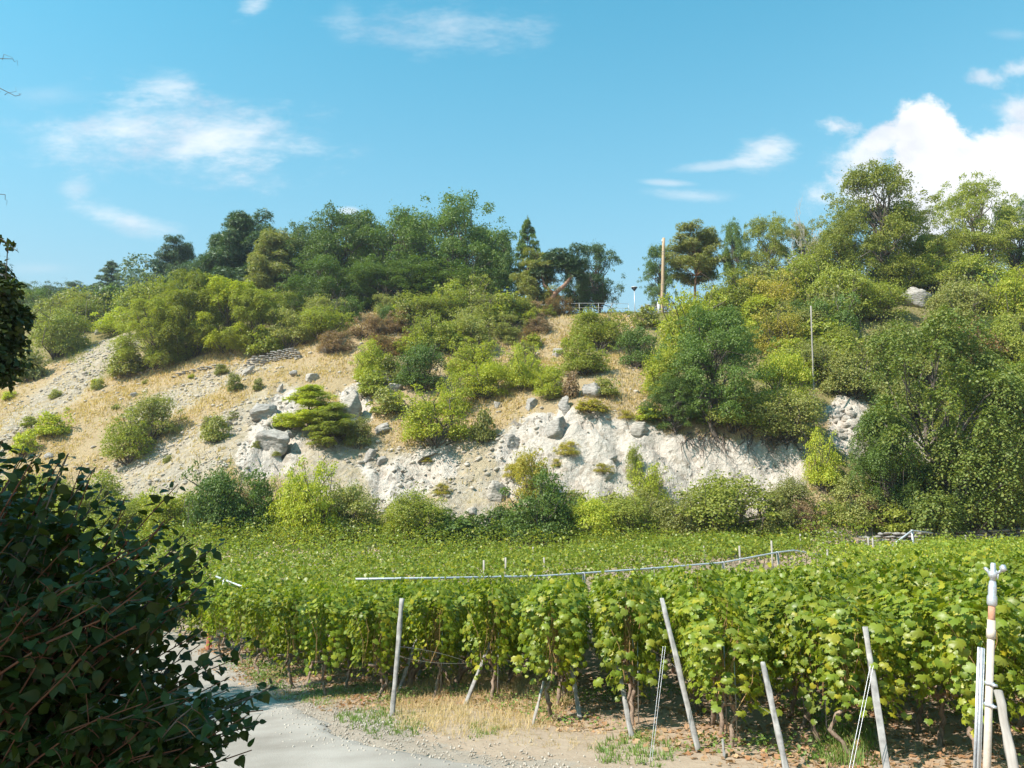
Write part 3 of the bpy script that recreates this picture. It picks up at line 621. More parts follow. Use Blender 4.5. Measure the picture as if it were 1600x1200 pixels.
for e in T:
    key, mat, px, top, base, w, name, cat, lab, d = e
    if key == 'pine1' and 'scots' in name: plant(key, mat, px, top, base, w, name, cat, lab, d, 'bark_red')
    else: plant(key, mat, px, top, base, w, name, cat, lab, d)
t = plant('dead0', 'leaf_dry', 1262, 318, 450, 62, 'dead_tree', 'dead tree', 'bare pale dead tree sticking out above the right ridge', 86, 'bark_pale', rz=0)
# leaning red pine with visible trunk
def leaning_pine():
    t = empty('leaning_pine_tree', (*unproj(866, 475, 90)[:2], ground_at(*unproj(866, 475, 90)[:2])))
    tag(t, 'leaning pine with bare reddish trunk crossing above the white railing', 'tree')
    o = np.array(t.location); pts = [unproj(858, 476, 90), unproj(868, 458, 90), unproj(882, 446, 90), unproj(893, 432, 90.5), unproj(880, 415, 91), unproj(868, 405, 91)]
    mb = MB(); mb.tube(np.array(pts)-o, [.32, .28, .24, .20, .16, .1], 7); mb.tube(np.array([unproj(866, 460, 90), unproj(850, 445, 91), unproj(846, 425, 91)])-o, [.2, .16, .08], 6)
    mb.build('trunk', MATS['bark_red'], t, True)
    C = np.array([unproj(px, py, 91)-o for px, py in [(858, 402), (872, 398), (888, 408), (895, 420), (846, 415), (850, 430), (880, 415), (868, 412), (900, 412)]]); C = np.repeat(C, 2, 0)+RNG.normal(size=(18, 3))*.5
    V, Tt = lobe_leaves(C, np.full(18, 1.2), 6500, .38, .7, SPIKE, .9, .6); link('crown', npmesh('crown', V, Tt), MATS['leaf_pine'], t)
leaning_pine()
# shrubs of the slope; (proto, material, px, top, base, width, label)
B = [
 # left far slope and thicket
 ('shrub0', 'leaf_mid', 20, 455, 500, 100, 'green bush on the far left hill under the skyline trees'),
 ('shrub1', 'leaf_olive', 120, 460, 505, 110, 'olive bush below the blue green conifer'),
 ('shrub2', 'leaf_mid', 85, 480, 560, 95, 'bright green rounded bush left of the upright white rock'),
 ('shrub3', 'leaf_mid', 130, 470, 520, 70, 'bush directly behind the upright white rock'),
 ('small0', 'leaf_olive', 40, 540, 598, 56, 'bush on the left edge slope behind the overhanging branch'),
 ('shrub1', 'leaf_yellow', 185, 480, 522, 75, 'yellow green bush just right of the upright white rock'),
 ('shrub0', 'leaf_mid', 235, 436, 520, 110, 'hazy tall bush at the left end of the green thicket'),
 ('robinia0', 'leaf_mid', 300, 428, 560, 130, 'feathery green thicket bush left of the bright yellow green one'),
 ('robinia1', 'leaf_yellow', 355, 438, 550, 120, 'bright yellow green feathery bush in front of the ridge pines'),
 ('robinia0', 'leaf_mid', 245, 470, 575, 110, 'feathery bush reaching down the slope at the thicket foot'),
 ('robinia1', 'leaf_mid', 400, 455, 548, 100, 'feathery bush right of the bright yellow green one'),
 ('shrub2', 'leaf_olive', 455, 485, 545, 80, 'olive bush above the long dry stone wall'),
 ('shrub3', 'leaf_mid', 500, 480, 530, 90, 'green bush below the low dark oak'),
 ('small1', 'leaf_mid', 415, 510, 556, 60, 'low green bush just above the left end of the dry stone wall'),
 ('small0', 'leaf_olive', 195, 545, 590, 60, 'low spreading bush on the slope under the feathery thicket'),
 # left open slope
 ('wispy0', 'leaf_olive', 236, 615, 692, 88, 'upper half of the big olive green bush pair on the bare left slope'),
 ('wispy1', 'leaf_mid', 198, 650, 728, 84, 'lower darker bush of the pair on the bare left slope'),
 ('small1', 'leaf_yellow', 80, 645, 684, 60, 'low yellow green bush on the golden grass at far left'),
 ('small0', 'leaf_yellow', 36, 672, 712, 40, 'small bush below the golden grass near the left edge'),
 ('small1', 'leaf_olive', 334, 650, 692, 46, 'small grey green bush beside the dark slab on the left slope'),
 ('small0', 'leaf_olive', 366, 582, 612, 26, 'tiny bush alone in the dry grass below the wall'),
 ('small0', 'leaf_olive', 402, 590, 612, 18, 'tiny tuft like bush in golden grass right of the other tiny one'),
 ('small1', 'leaf_mid', 45, 650, 668, 30, 'flat green bush at the edge of the far left scree'),
 # centre, upper belt
 ('dry0', 'leaf_dry', 622, 484, 520, 56, 'round brown withered bush under the ridge oaks'),
 ('dry1', 'leaf_dry', 568, 488, 530, 60, 'reddish brown withered bush left of the round brown one'),
 ('dry0', 'leaf_dry', 525, 515, 552, 60, 'brown dry bush by the grey boulder under the thicket'),
 ('dry1', 'leaf_rust', 600, 522, 556, 60, 'rust coloured dry bush in the grass below the round brown one'),
 ('shrub0', 'leaf_mid', 660, 462, 505, 90, 'green bush on the brow below the widest ridge oak'),
 ('shrub1', 'leaf_mid', 715, 455, 500, 90, 'green bush on the brow below the tallest ridge oak'),
 ('shrub2', 'leaf_olive', 765, 462, 505, 80, 'bush on the brow below the right end of the ridge wood'),
 ('shrub3', 'leaf_mid', 805, 468, 505, 56, 'small bush at the left end of the white railing'),
 ('wispy2', 'leaf_mid', 682, 488, 550, 84, 'light green young tree like bush in the upper belt of the centre'),
 ('wispy0', 'leaf_olive', 738, 490, 548, 74, 'grey green bush right of the light green one in the upper belt'),
 ('dry0', 'leaf_olive', 790, 490, 530, 60, 'dull olive bush in dry grass below the railing'),
 ('shrub1', 'leaf_yellow', 580, 532, 600, 62, 'pale green bush above the layered grey boulder'),
 ('shrub0', 'leaf_dark', 656, 535, 612, 82, 'dense dark green bush just right of the layered grey boulder'),
 ('wispy1', 'leaf_yellow', 745, 530, 585, 84, 'yellow green bush in the middle of the slope right of the dark one'),
 ('shrub3', 'leaf_yellow', 757, 565, 625, 80, 'bright bush with dark foot under the middle yellow green one'),
 ('wispy2', 'leaf_yellow', 815, 535, 612, 66, 'slender yellow bush in the middle left of the small grey boulder'),
 ('wispy0', 'leaf_yellow', 862, 570, 625, 56, 'small thin bush above the standing stones'),
 ('small1', 'leaf_dry', 890, 580, 622, 30, 'tiny rusty bush left of the big round boulder'),
 ('shrub2', 'leaf_mid', 935, 482, 545, 96, 'rounded green bush right below the railing and lamp'),
 ('shrub1', 'leaf_mid', 914, 524, 586, 84, 'green spreading bush right of the small grey boulder'),
 ('shrub0', 'leaf_dark', 997, 510, 575, 66, 'dark green bush in the dry grass left of the big yellow green tree'),
 ('small0', 'leaf_olive', 1012, 478, 512, 44, 'grey green bush below the low stone wall by the pole'),
 ('small1', 'leaf_olive', 948, 590, 622, 46, 'olive bush right behind the big round boulder'),
 ('small0', 'leaf_gold', 925, 624, 652, 52, 'yellow low bush on the cliff lip under the big round boulder'),
 ('small1', 'leaf_yellow', 1018, 634, 660, 56, 'yellow low bush on the cliff lip left of the dark tree'),
 ('wispy1', 'leaf_yellow', 680, 605, 700, 112, 'large yellow green bush leaning over the middle of the pale bank'),
 ('wispy2', 'leaf_yellow', 712, 580, 650, 60, 'bright top sprig bush behind the large leaning one'),
 ('small0', 'leaf_olive', 605, 605, 648, 62, 'thin grey green bush under the layered boulder'),
 ('small1', 'leaf_olive', 755, 640, 694, 42, 'thin bush on the pale bank right of the large leaning one'),
 ('pine2', 'leaf_yellow', 488, 602, 672, 84, 'bright mugo like pine on the left outcrop'),
 ('pine0', 'leaf_mid', 528, 632, 700, 86, 'darker small pine right below the bright one on the outcrop'),
 ('small0', 'leaf_yellow', 450, 645, 676, 62, 'low spreading bright bush left of the outcrop pines'),
 ('wispy0', 'leaf_olive', 560, 650, 705, 46, 'blue green wisp of bush right of the outcrop pines'),
 # base of the hill
 ('shrub0', 'leaf_mid', 40, 740, 815, 130, 'bush at the bottom left corner of the hill'),
 ('shrub1', 'leaf_mid', 130, 735, 822, 110, 'green bush at the hill foot behind the dark foreground shrub'),
 ('shrub3', 'leaf_mid', 205, 780, 848, 96, 'low green bush left of the pale scree fan foot'),
 ('shrub2', 'leaf_yellow', 262, 765, 846, 90, 'yellow green bush above the small heap of white rubble'),
 ('shrub2', 'leaf_dark', 335, 727, 846, 100, 'dark green tall bush left of the brown twiggy one'),
 ('dry1', 'leaf_rust', 312, 775, 846, 50, 'reddish dry scrub between the rubble heap and the dark tall bush'),
 ('shrub1', 'leaf_dark', 395, 735, 842, 90, 'bush with brown twigs in the middle of the left foot thicket'),
 ('dry0', 'leaf_dry', 385, 765, 835, 46, 'brown twiggy dead scrub caught in the left foot thicket'),
 ('wispy2', 'leaf_yellow', 452, 740, 846, 80, 'yellow green bush left of the tall pale willow like one'),
 ('wispy1', 'leaf_yellow', 492, 718, 852, 96, 'tall pale willow like bush at the foot of the left outcrop'),
 ('shrub0', 'leaf_olive', 545, 755, 845, 90, 'grey green bush right of the pale willow like one'),
 ('small1', 'leaf_mid', 365, 808, 852, 110, 'low green fringe bush along the vines at left'),
 ('shrub3', 'leaf_mid', 640, 765, 850, 96, 'green rounded bush at the foot of the pale bank'),
 ('shrub2', 'leaf_yellow', 612, 790, 852, 50, 'small yellowish bush left of the rounded one at the bank foot'),
 ('small0', 'leaf_dark', 700, 800, 852, 90, 'low dark green bush beside the vines under the bank'),
 ('small1', 'leaf_dark', 755, 802, 852, 74, 'low dark green bush right of its twin under the bank'),
 ('shrub1', 'leaf_dark', 845, 735, 852, 116, 'broad bush at the centre of the hill foot with a dead white twig'),
 ('wispy0', 'leaf_gold', 835, 702, 800, 66, 'golden topped bush rising behind the central foot bush'),
 ('small1', 'leaf_olive', 900, 765, 812, 60, 'olive bush tucked against the foot of the white cliff'),
 ('shrub0', 'leaf_yellow', 935, 775, 852, 84, 'yellow green bush left of the bright slender one at the cliff foot'),
 ('wispy1', 'leaf_yellow', 1018, 722, 800, 66, 'bright slender bush in front of the white cliff'),
 ('wispy0', 'leaf_mid', 992, 695, 760, 28, 'single upright sprig of a bush before the white cliff'),
 ('shrub3', 'leaf_mid', 985, 775, 852, 80, 'green bush under the bright slender one'),
 ('shrub2', 'leaf_olive', 1060, 775, 852, 100, 'olive bush at the left of the widest bush of the foot belt'),
 ('shrub0', 'leaf_mid', 1132, 742, 852, 160, 'widest domed bush of the foot belt under the white cliff'),
 ('shrub1', 'leaf_olive', 1205, 768, 852, 100, 'olive bush right of the widest domed one'),
 ('dry1', 'leaf_dry', 1262, 780, 840, 60, 'brownish scrub left of the stone wall end'),
 ('shrub3', 'leaf_olive', 1245, 745, 820, 70, 'pale olive bush under the upright leafy young tree'),
 ('wispy2', 'leaf_yellow', 1288, 670, 770, 66, 'upright leafy young tree like bush at the right end of the white cliff'),
 ('shrub1', 'leaf_olive', 1330, 745, 825, 92, 'olive bush above the pale end of the stone wall'),
 ('dry0', 'leaf_dry', 1355, 770, 826, 60, 'brown dead scrub above the stone wall'),
 ('small0', 'leaf_mid', 1400, 785, 838, 66, 'low green bush on the stone wall left of the handrail'),
 # right wooded slope
 ('shrub2', 'leaf_yellow', 1080, 458, 560, 110, 'bright yellow green bush at the left top of the right hand thicket'),
 ('shrub0', 'leaf_yellow', 1045, 540, 628, 84, 'yellow green bush on the left flank of the big dark tree'),
 ('oak0', 'leaf_dark', 1125, 480, 690, 180, 'big dark rounded tree like bush overhanging the white cliff'),
 ('oak3', 'leaf_dark', 1060, 590, 680, 90, 'dark bush at the lower left of the big overhanging one'),
 ('shrub1', 'leaf_mid', 1150, 590, 680, 100, 'green bush with yellow tips above the cliff lip'),
 ('shrub3', 'leaf_olive', 1235, 605, 690, 106, 'olive spreading bush above the right part of the cliff lip'),
 ('shrub0', 'leaf_yellow', 1225, 550, 640, 80, 'yellow green bush left of the thin grey pole'),
 ('shrub2', 'leaf_gold', 1200, 430, 505, 86, 'golden yellow bush at the top of the right hand thicket'),
 ('wispy1', 'leaf_gold', 1222, 480, 560, 80, 'orange tinged yellow bush left of the grey pole top'),
 ('shrub1', 'leaf_mid', 1150, 420, 490, 96, 'green bush between the scots pine and the golden yellow bush'),
 ('shrub3', 'leaf_mid', 1262, 395, 480, 96, 'green bush under the pale tree on the right ridge'),
 ('shrub0', 'leaf_mid', 1320, 415, 505, 104, 'large green bush right above the grey pole'),
 ('shrub2', 'leaf_dark', 1305, 460, 540, 80, 'dark bush hollow right of the grey pole top'),
 ('small0', 'leaf_yellow', 1310, 545, 596, 50, 'bright bush right of the middle of the grey pole'),
 ('shrub1', 'leaf_olive', 1335, 545, 622, 100, 'olive bush above the fallen rocks'),
 ('shrub3', 'leaf_mid', 1378, 440, 505, 80, 'green bush left of the huge pale boulder'),
 ('shrub0', 'leaf_olive', 1395, 500, 590, 96, 'grey olive bush below the huge pale boulder'),
 ('shrub2', 'leaf_olive', 1450, 510, 600, 96, 'grey olive bush to the lower right of the huge pale boulder'),
 ('shrub1', 'leaf_mid', 1455, 400, 455, 90, 'green bush above the huge pale boulder'),
 ('shrub3', 'leaf_mid', 1405, 400, 460, 80, 'green bush above and left of the huge pale boulder'),
 ('shrub0', 'leaf_olive', 1505, 440, 520, 100, 'olive bush right of the huge pale boulder'),
 ('shrub2', 'leaf_yellow', 1570, 430, 520, 110, 'yellow green bush near the right edge below the skyline oaks'),
 ('wispy2', 'leaf_rust', 1520, 500, 590, 100, 'bush with rusty seed pods behind the tall feathery tree'),
 ('shrub1', 'leaf_mid', 1590, 490, 580, 96, 'green bush at the right edge of the wooded slope'),
 ('shrub3', 'leaf_yellow', 1620, 560, 640, 90, 'yellowish bush cut by the right edge of the picture'),
 ('shrub0', 'leaf_mid', 1525, 400, 470, 100, 'bush at the foot of the open crowned oak'),
 ('shrub0', 'leaf_olive', 1415, 590, 660, 84, 'olive bush at the top of the dark green feathery tree'),
]
for key, mat, px, top, base, w, lab in B:
    plant(key, mat, px, top, base, w, 'shrub' if key[:3] in ('shr', 'wis', 'sma') else ('dry_shrub' if key[:3] == 'dry' else ('dwarf_pine_tree' if key[:4] == 'pine' else 'bushy_tree')), 'bush' if key[:3] not in ('oak', 'pin') else 'tree', lab, group=None)
plant('robinia0', 'leaf_robinia', 1500, 500, 838, 235, 'robinia_tree', 'tree', 'tall feathery green tree at the right foot of the hill', None)
plant('robinia1', 'leaf_dark', 1400, 636, 828, 112, 'robinia_tree', 'tree', 'dark feathery tree left of the tall one behind the handrail')
plant('robinia1', 'leaf_robinia', 1590, 560, 838, 160, 'robinia_tree', 'tree', 'feathery tree cut by the right edge behind the vines')
plant('robinia0', 'leaf_dark', 1465, 725, 842, 100, 'robinia_tree', 'tree', 'small dark blue green feathery tree in front of the tall one')
plant('robinia0', 'leaf_mid', 1700, 540, 838, 190, 'robinia_tree', 'tree', 'feathery tree beyond the right edge of the hill foot')
plant('wispy0', 'leaf_gold', 1568, 715, 838, 70, 'shrub', 'bush', 'reddish brown leaved bush in the shade under the feathery trees')
# small anonymous scrub that covers the green parts of the slope
def scrub(group, boxes, n, keys, mats, lab, wr):
    k = 0; tries = 0
    while k < n and tries < n*5:
        tries += 1; b = boxes[RNG.integers(len(boxes))]; px = b[0]+RNG.random()*(b[2]-b[0]); py = b[1]+RNG.random()*(b[3]-b[1])
        if 1370 < px < 1485 and 435 < py < 570 or 1270 < px < 1375 and 595 < py < 770: continue
        p = ground_pick(px, py, 52)
        if p is None: continue
        w = wr[0]+RNG.random()*(wr[1]-wr[0]); plant(keys[RNG.integers(len(keys))], mats[RNG.integers(len(mats))], px, py-w*.75, py, w, 'undergrowth_shrub', 'bush', lab, group=group); k += 1
scrub('low bushes filling the wooded right slope', [(1060, 440, 1600, 560), (1180, 500, 1340, 600), (1290, 520, 1600, 800)], 78, ['small0', 'small1', 'shrub1', 'shrub3'], ['leaf_mid', 'leaf_olive', 'leaf_yellow', 'leaf_dark'], 'low bush in the dense undergrowth of the wooded right slope', (40, 80))
scrub('low bushes under the ridge wood', [(230, 480, 800, 520), (0, 470, 240, 520)], 34, ['small0', 'small1', 'shrub2'], ['leaf_mid', 'leaf_olive', 'leaf_dark'], 'low bush in the green fringe under the ridge wood', (40, 70))
scrub('low bushes along the hill foot', [(0, 815, 1280, 850)], 34, ['small0', 'small1', 'shrub1'], ['leaf_mid', 'leaf_olive', 'leaf_yellow', 'leaf_dark'], 'low bush in the fringe between hill foot and vineyard', (40, 80))
scrub('small bushes dotted over the middle of the slope', [(560, 490, 900, 630), (640, 480, 880, 560)], 44, ['small0', 'small1', 'wispy1', 'wispy2'], ['leaf_yellow', 'leaf_olive', 'leaf_mid', 'leaf_yellow'], 'small bush dotted among the larger ones on the middle slope', (20, 56))
scrub('withered low bushes under the ridge wood', [(490, 490, 680, 560), (780, 480, 900, 540)], 16, ['dry0', 'dry1'], ['leaf_dry', 'leaf_rust', 'leaf_gold'], 'withered brownish low bush in the dry grass below the ridge wood', (20, 42))
scrub('tiny bushes on the open left slope', [(0, 580, 430, 740)], 20, ['small0', 'small1', 'dry0'], ['leaf_olive', 'leaf_yellow', 'leaf_olive'], 'tiny bush standing on the open left slope', (12, 26))
# the wood beyond the crest that reads as one mass
def far_wood():
    V = []; Tt = []; n = 0; C = []
    for i in range(130):
        x = -130+RNG.random()*260; y = 114+RNG.random()*40
        if abs(proj(np.array([x, y, 20]))[0]-990) < 50: continue
        C.append([x, y, float(gsmooth(np.array([x]), np.array([y]))[0])+(6.5 if -60 < x < 0 or x > 35 else 2.5)*RNG.random()])
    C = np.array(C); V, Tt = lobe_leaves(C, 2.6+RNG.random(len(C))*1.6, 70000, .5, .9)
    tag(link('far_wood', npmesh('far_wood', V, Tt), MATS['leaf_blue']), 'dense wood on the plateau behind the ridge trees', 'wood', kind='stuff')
far_wood()
# ------------------------------------------------------------------ rocks
def rock_mesh(seed, cuts=11, sub=3, rough_=.10, layered=0.0):
    rs = np.random.default_rng(seed); bm = bmesh.new(); bmesh.ops.create_icosphere(bm, subdivisions=sub, radius=1)
    V = np.array([v.co[:] for v in bm.verts]); T = np.array([[v.index for v in f.verts] for f in bm.faces]); bm.free()
    for i in range(cuts):
        n = rs.normal(size=3); n /= np.linalg.norm(n); d = .45+.35*rs.random(); s = V@n; V = V-np.outer(np.maximum(s-d, 0), n)
    V = V*(1+rough_*fbm(V[:, 0]*1.7+seed, V[:, 1]*1.7, V[:, 2]*1.7, 4, seed)[:, None])
    if sub > 2: V = V*(1-.09*np.abs(fbm(V[:, 0]*3.1+seed, V[:, 1]*3.1, V[:, 2]*4.5, 4, seed+9)))[:, None]
    if layered: V[:, :2] *= (1+layered*vnoise(V[:, 2]*9+seed, V[:, 2]*0, V[:, 2]*0, seed))[:, None]
    return V, T
def rock(px, py, w, h, mat, label, seed, rot=0, layered=0.0, sub=3, cuts=9, name='boulder', depth=.9, group=None, rough_=.12, d=None):
    p = ground_pick(px, py+h*.38, 50) if d is None else unproj(px, py, d)
    if p is None: p = unproj(px, py, 88)
    d = p[1]; k = d/F; c = unproj(px, py, d+w*k*.30)-np.array([0, 0, h*k*.08])
    V, T = rock_mesh(seed, cuts, sub, rough_, layered); ext = (V.max(0)-V.min(0))/2; V = (V-(V.max(0)+V.min(0))/2)/ext
    V = V*np.array([w*k/2, w*k*depth/2, h*k/2*1.08])
    a = R(rot); V = V@np.array([[math.cos(a), 0, -math.sin(a)], [0, 1, 0], [math.sin(a), 0, math.cos(a)]]).T
    o = link(name, npmesh(name, V, T), MATS[mat], None, tuple(c)); return tag(o, label, 'rock', group)
RK = [
 (1425, 467, 56, 44, 'stone_grey', 'huge pale pointed boulder standing among the bushes high on the right slope', 0, 0),
 (925, 612, 36, 32, 'stone_grey', 'big rounded grey boulder on the dry grass above the white cliff', 0, 0),
 (881, 634, 22, 38, 'stone_grey', 'upright narrow standing stone on the lip of the white cliff', -8, 0),
 (831, 631, 24, 24, 'stone_grey', 'squat grey stone left of the upright standing stone', 0, 0),
 (872, 551, 22, 18, 'stone_grey', 'small grey boulder at the left foot of a green spreading bush', 0, 0),
 (868, 671, 50, 44, 'stone_grey', 'large grey boulder stuck in the top of the white cliff', 10, 0),
 (600, 592, 54, 36, 'stone_grey', 'layered grey boulder under the dark green bush', 10, .12),
 (614, 606, 34, 20, 'stone_grey', 'cracked lower end of the layered boulder', -14, .1),
 (507, 548, 21, 15, 'stone_grey', 'small pale boulder beside the dry bushes below the thicket', 0, 0),
 (459, 584, 16, 14, 'stone_grey', 'small round stone just below the right end of the dry stone wall', 0, 0),
 (487, 590, 26, 20, 'stone_pale', 'pale stone lying right of the small round one', 15, 0),
 (438, 607, 10, 20, 'stone_pale', 'thin white upright splinter of rock on top of the left outcrop', -20, 0),
 (413, 642, 44, 34, 'stone_grey', 'dark edged crag at the top left of the outcrop', 20, .1),
 (428, 690, 62, 46, 'stone_grey', 'bulging grey crag under the left outcrop pine', -12, .08),
 (454, 680, 26, 20, 'stone_grey', 'brown grey block between the crag and the outcrop pines', 0, 0),
 (578, 712, 20, 26, 'stone_grey', 'dark upright stone in the pale bank', -10, 0),
 (598, 720, 26, 18, 'stone_grey', 'flat dark stone right of the upright one in the pale bank', 0, 0),
 (667, 712, 52, 18, 'stone_grey', 'long tilted slab sticking out of the pale bank', 28, .1),
 (597, 671, 34, 20, 'stone_grey', 'brownish slab in dry grass above the pale bank', 20, .1),
 (800, 692, 28, 32, 'stone_grey', 'dark cracked rock at the left end of the white cliff', 0, .1),
 (958, 717, 16, 14, 'stone_grey', 'single small dark stone embedded in the white cliff', 0, 0),
 (997, 671, 36, 26, 'stone_pale', 'cracked pale block near the upper edge of the white cliff', 0, 0),
 (158, 513, 16, 28, 'stone_pale', 'upright white rock on the far left hill', 0, 0),
 (132, 528, 8, 8, 'stone_pale', 'tiny white stone left of the upright white rock', 0, 0),
 (210, 617, 14, 10, 'stone_grey', 'lone small stone on the golden grass of the left slope', 0, 0),
 (212, 579, 20, 14, 'stone_grey', 'grey stone at the foot of the feathery thicket', 0, 0),
 (352, 664, 36, 14, 'stone_grey', 'dark flat slab on the left slope beside a small bush', 14, .1),
 (387, 578, 14, 24, 'stone_pale', 'white leaning slab at the left end of the dry stone wall', -30, .1),
 (778, 633, 14, 14, 'stone_grey', 'small grey stone right of the large leaning bush', 0, 0),
 (778, 768, 40, 40, 'stone_pale', 'cracked pale crag low in the bank left of the central foot bush', 0, .1),
 (738, 800, 22, 18, 'stone_pale', 'pale stone at the very foot of the bank by the vines', 0, 0),
 (548, 634, 40, 56, 'stone_pale', 'smooth pale slab face right of the outcrop pines', 10, .06),
 (78, 712, 18, 12, 'stone_grey', 'dark stone low on the left slope', 0, 0),
 (82, 722, 12, 8, 'stone_grey', 'smaller dark stone under the other on the low left slope', 0, 0),
 (1328, 513, 28, 14, 'stone_grey', 'dark rock under a bush left of the bare brown patch', 0, 0),
 (950, 745, 22, 26, 'stone_pale', 'pale bulge of rock at the foot of the white cliff', 0, .05),
 (1238, 752, 22, 16, 'stone_grey', 'grey stone at the lower right end of the white cliff', 0, 0),
 (902, 560, 16, 9, 'stone_pale', 'flat stone just right of the small grey boulder', 0, 0),
 (646, 526, 14, 18, 'stone_grey', 'small stone beside the rust coloured dry bush', 0, 0),
 (1000, 571, 10, 8, 'stone_grey', 'tiny dark stone beneath the dark green bush', 0, 0),
]
for i, (px, py, w, h, m, lab, rot, lay) in enumerate(RK):
    rock(px, py, w*.92, h*.95, m, lab, 100+i, rot, max(lay, .04), 4 if w > 18 else 3, 14)
# fallen rocks at the right end of the cliff
for i in range(34):
    px = 1300+RNG.random()*62; py = 628+RNG.random()*52+(px-1300)*.3; w = 9+RNG.random()*11
    rock(px, py, w, w*.75, 'stone_pale', 'pale angular block in the rockfall under the grey pole', 300+i, RNG.random()*40-20, 0, 2, 7, 'fallen_rock', group='blocks of the pale rockfall')
for i in range(16):
    px = 1420+RNG.random()*60; py = 672+RNG.random()*46; w = 8+RNG.random()*9
    rock(px, py, w, w*.75, 'stone_pale', 'pale block glimpsed behind the feathery trees', 360+i, RNG.random()*40-20, 0, 2, 7, 'fallen_rock', group='pale blocks behind the feathery trees')
# loose stones nobody could count
def loose_stones(name, label, polys, n, smin, smax, mat):
    tpl = [rock_mesh(500+i, 6, 1, .15) for i in range(6)]; VV = []; TT = []; off = 0
    xs = [p for q in polys for p in q]; x0 = min(p[0] for p in xs); x1 = max(p[0] for p in xs); y0 = min(p[1] for p in xs); y1 = max(p[1] for p in xs)
    # points on the slope itself
    G0 = unproj(x0, y1, 56); m = n*14
    X = -75+RNG.random(m)*135; Y = 54+RNG.random(m)*48; Z = gz(X, Y); px, py, c = proj(np.stack([X, Y, Z], -1))
    k = np.max([inpoly(px, py, p, 6) for p in polys], 0) > .5
    k &= vnoise(X/2.5, Y/2.5, seed=77) > -.35
    X, Y, Z = X[k][:n], Y[k][:n], Z[k][:n]
    for i in range(len(X)):
        V, T = tpl[i % 6]; s = smin+(smax-smin)*RNG.random()**3; a = RNG.random()*6.28; ca, sa = math.cos(a), math.sin(a)
        Vr = V@np.array([[ca, sa, 0], [-sa, ca, 0], [0, 0, .7]])*s+[X[i], Y[i], Z[i]+s*.15]; VV.append(Vr); TT.append(T+off); off += len(V)
    if VV: tag(link(name, npmesh(name, np.vstack(VV), np.vstack(TT)), MATS[mat]), label, 'stones', kind='stuff')
loose_stones('scree_stones', 'loose pale stones scattered over the left scree slopes', SCREE, 3600, .05, .28, 'scree')
HALF = [[(0, 600), (200, 530), (440, 560), (600, 500), (1000, 490), (1050, 660), (800, 690), (500, 720), (100, 780), (0, 780)]]
loose_stones('slope_stones', 'loose stones scattered through the dry grass of the slope', HALF, 1500, .05, .30, 'scree')
loose_stones('cliff_rubble', 'small stones studding the white cliff and pale bank', CLIFF, 900, .04, .20, 'scree')
# ------------------------------------------------------------------ dry stone walls: every stone a part
STONE = []
for i in range(8):
    V, T = rock_mesh(600+i, 8, 1, .08); e = (V.max(0)-V.min(0)); STONE.append(npmesh('stone', (V-(V.max(0)+V.min(0))/2)/e, T))
    STONE[-1].materials.append(MATS['stone_wall'])
def stone_wall(name, label, pts, height, sw, sh, courses_top=None, seed=0):
    """pts: plan line (x, y); stones in uneven courses"""
    rs = random.Random(seed); P = np.array(pts, float); L = np.r_[0, np.cumsum(np.hypot(*np.diff(P, axis=0).T))]
    t = empty(name, (P[0][0], P[0][1], ground_at(*P[0]))); o = np.array(t.location); tag(t, label, 'stone wall')
    rows = int(height/sh); cnt = 0
    core = MB()
    for r in range(rows):
        s = rs.random()*sw*.5
        while s < L[-1]:
            w = sw*(.6+.8*rs.random()); sm = s+w/2; x = np.interp(sm, L, P[:, 0]); y = np.interp(sm, L, P[:, 1])
            hh = height*(1 if courses_top is None else np.interp(sm/L[-1], *courses_top))
            if (r+.6)*sh < hh+.08*rs.random():
                i = min(len(P)-2, int(np.searchsorted(L, sm)-1)); a = math.atan2(P[i+1][1]-P[i][1], P[i+1][0]-P[i][0])
                st = bpy.data.objects.new('stone', STONE[rs.randrange(8)]); COL.objects.link(st); st.parent = t
                st.location = (x-o[0], y-o[1]+rs.uniform(-.04, .04), ground_at(x, y)-o[2]+(r+.5)*sh); st.scale = (w*.98, .42, sh*(.86+.2*rs.random())); st.rotation_euler = (rs.uniform(-.1, .1), rs.uniform(-.06, .06), a+rs.uniform(-.12, .12)); cnt += 1
            s += w
    return t
def line_px(pts, d=None):
    out = []
    for px, py in pts:
        p = ground_pick(px, py, 44) if d is None else unproj(px, py, d)
        out.append((p[0], p[1]))
    return out
stone_wall('dry_stone_wall', 'long grey dry stone wall below the green thicket on the left slope', line_px([(384, 578), (420, 568), (468, 560)]), 1.25, .55, .2, ([0, .2, .8, 1], [.7, 1, .95, .6]), 1)
stone_wall('dry_stone_wall', 'crumbling low piece of stone wall left of the long dry stone wall', line_px([(262, 592), (300, 582), (345, 574)]), .45, .6, .2, ([0, .5, 1], [.5, 1, .8]), 2)
stone_wall('dry_stone_wall', 'short pale stone wall on the brow by the tan wooden pole', [tuple(unproj(1000, 487, 90)[:2]), tuple(unproj(1052, 487, 90)[:2])], 1.5, .5, .2, ([0, .3, 1], [.7, 1, 1.0]), 3)
WB = [tuple(unproj(px, 835, 50.5)[:2]) for px in (1276, 1340, 1430, 1500, 1620)]
stone_wall('field_stone_wall', 'long dark stone wall at the upper end of the vineyard under the feathery trees', WB, 1.3, .62, .2, ([0, .1, .16, .4, 1], [1, 1, .5, .85, .7]), 4)
for i in range(12):
    rock(292+RNG.random()*36, 832+RNG.random()*8, 9+RNG.random()*6, 7, 'stone_pale', 'white stone in the rubble heap at the left end of the vineyard', 700+i, 0, 0, 2, 7, 'rubble_stone', group='stones of the white rubble heap')
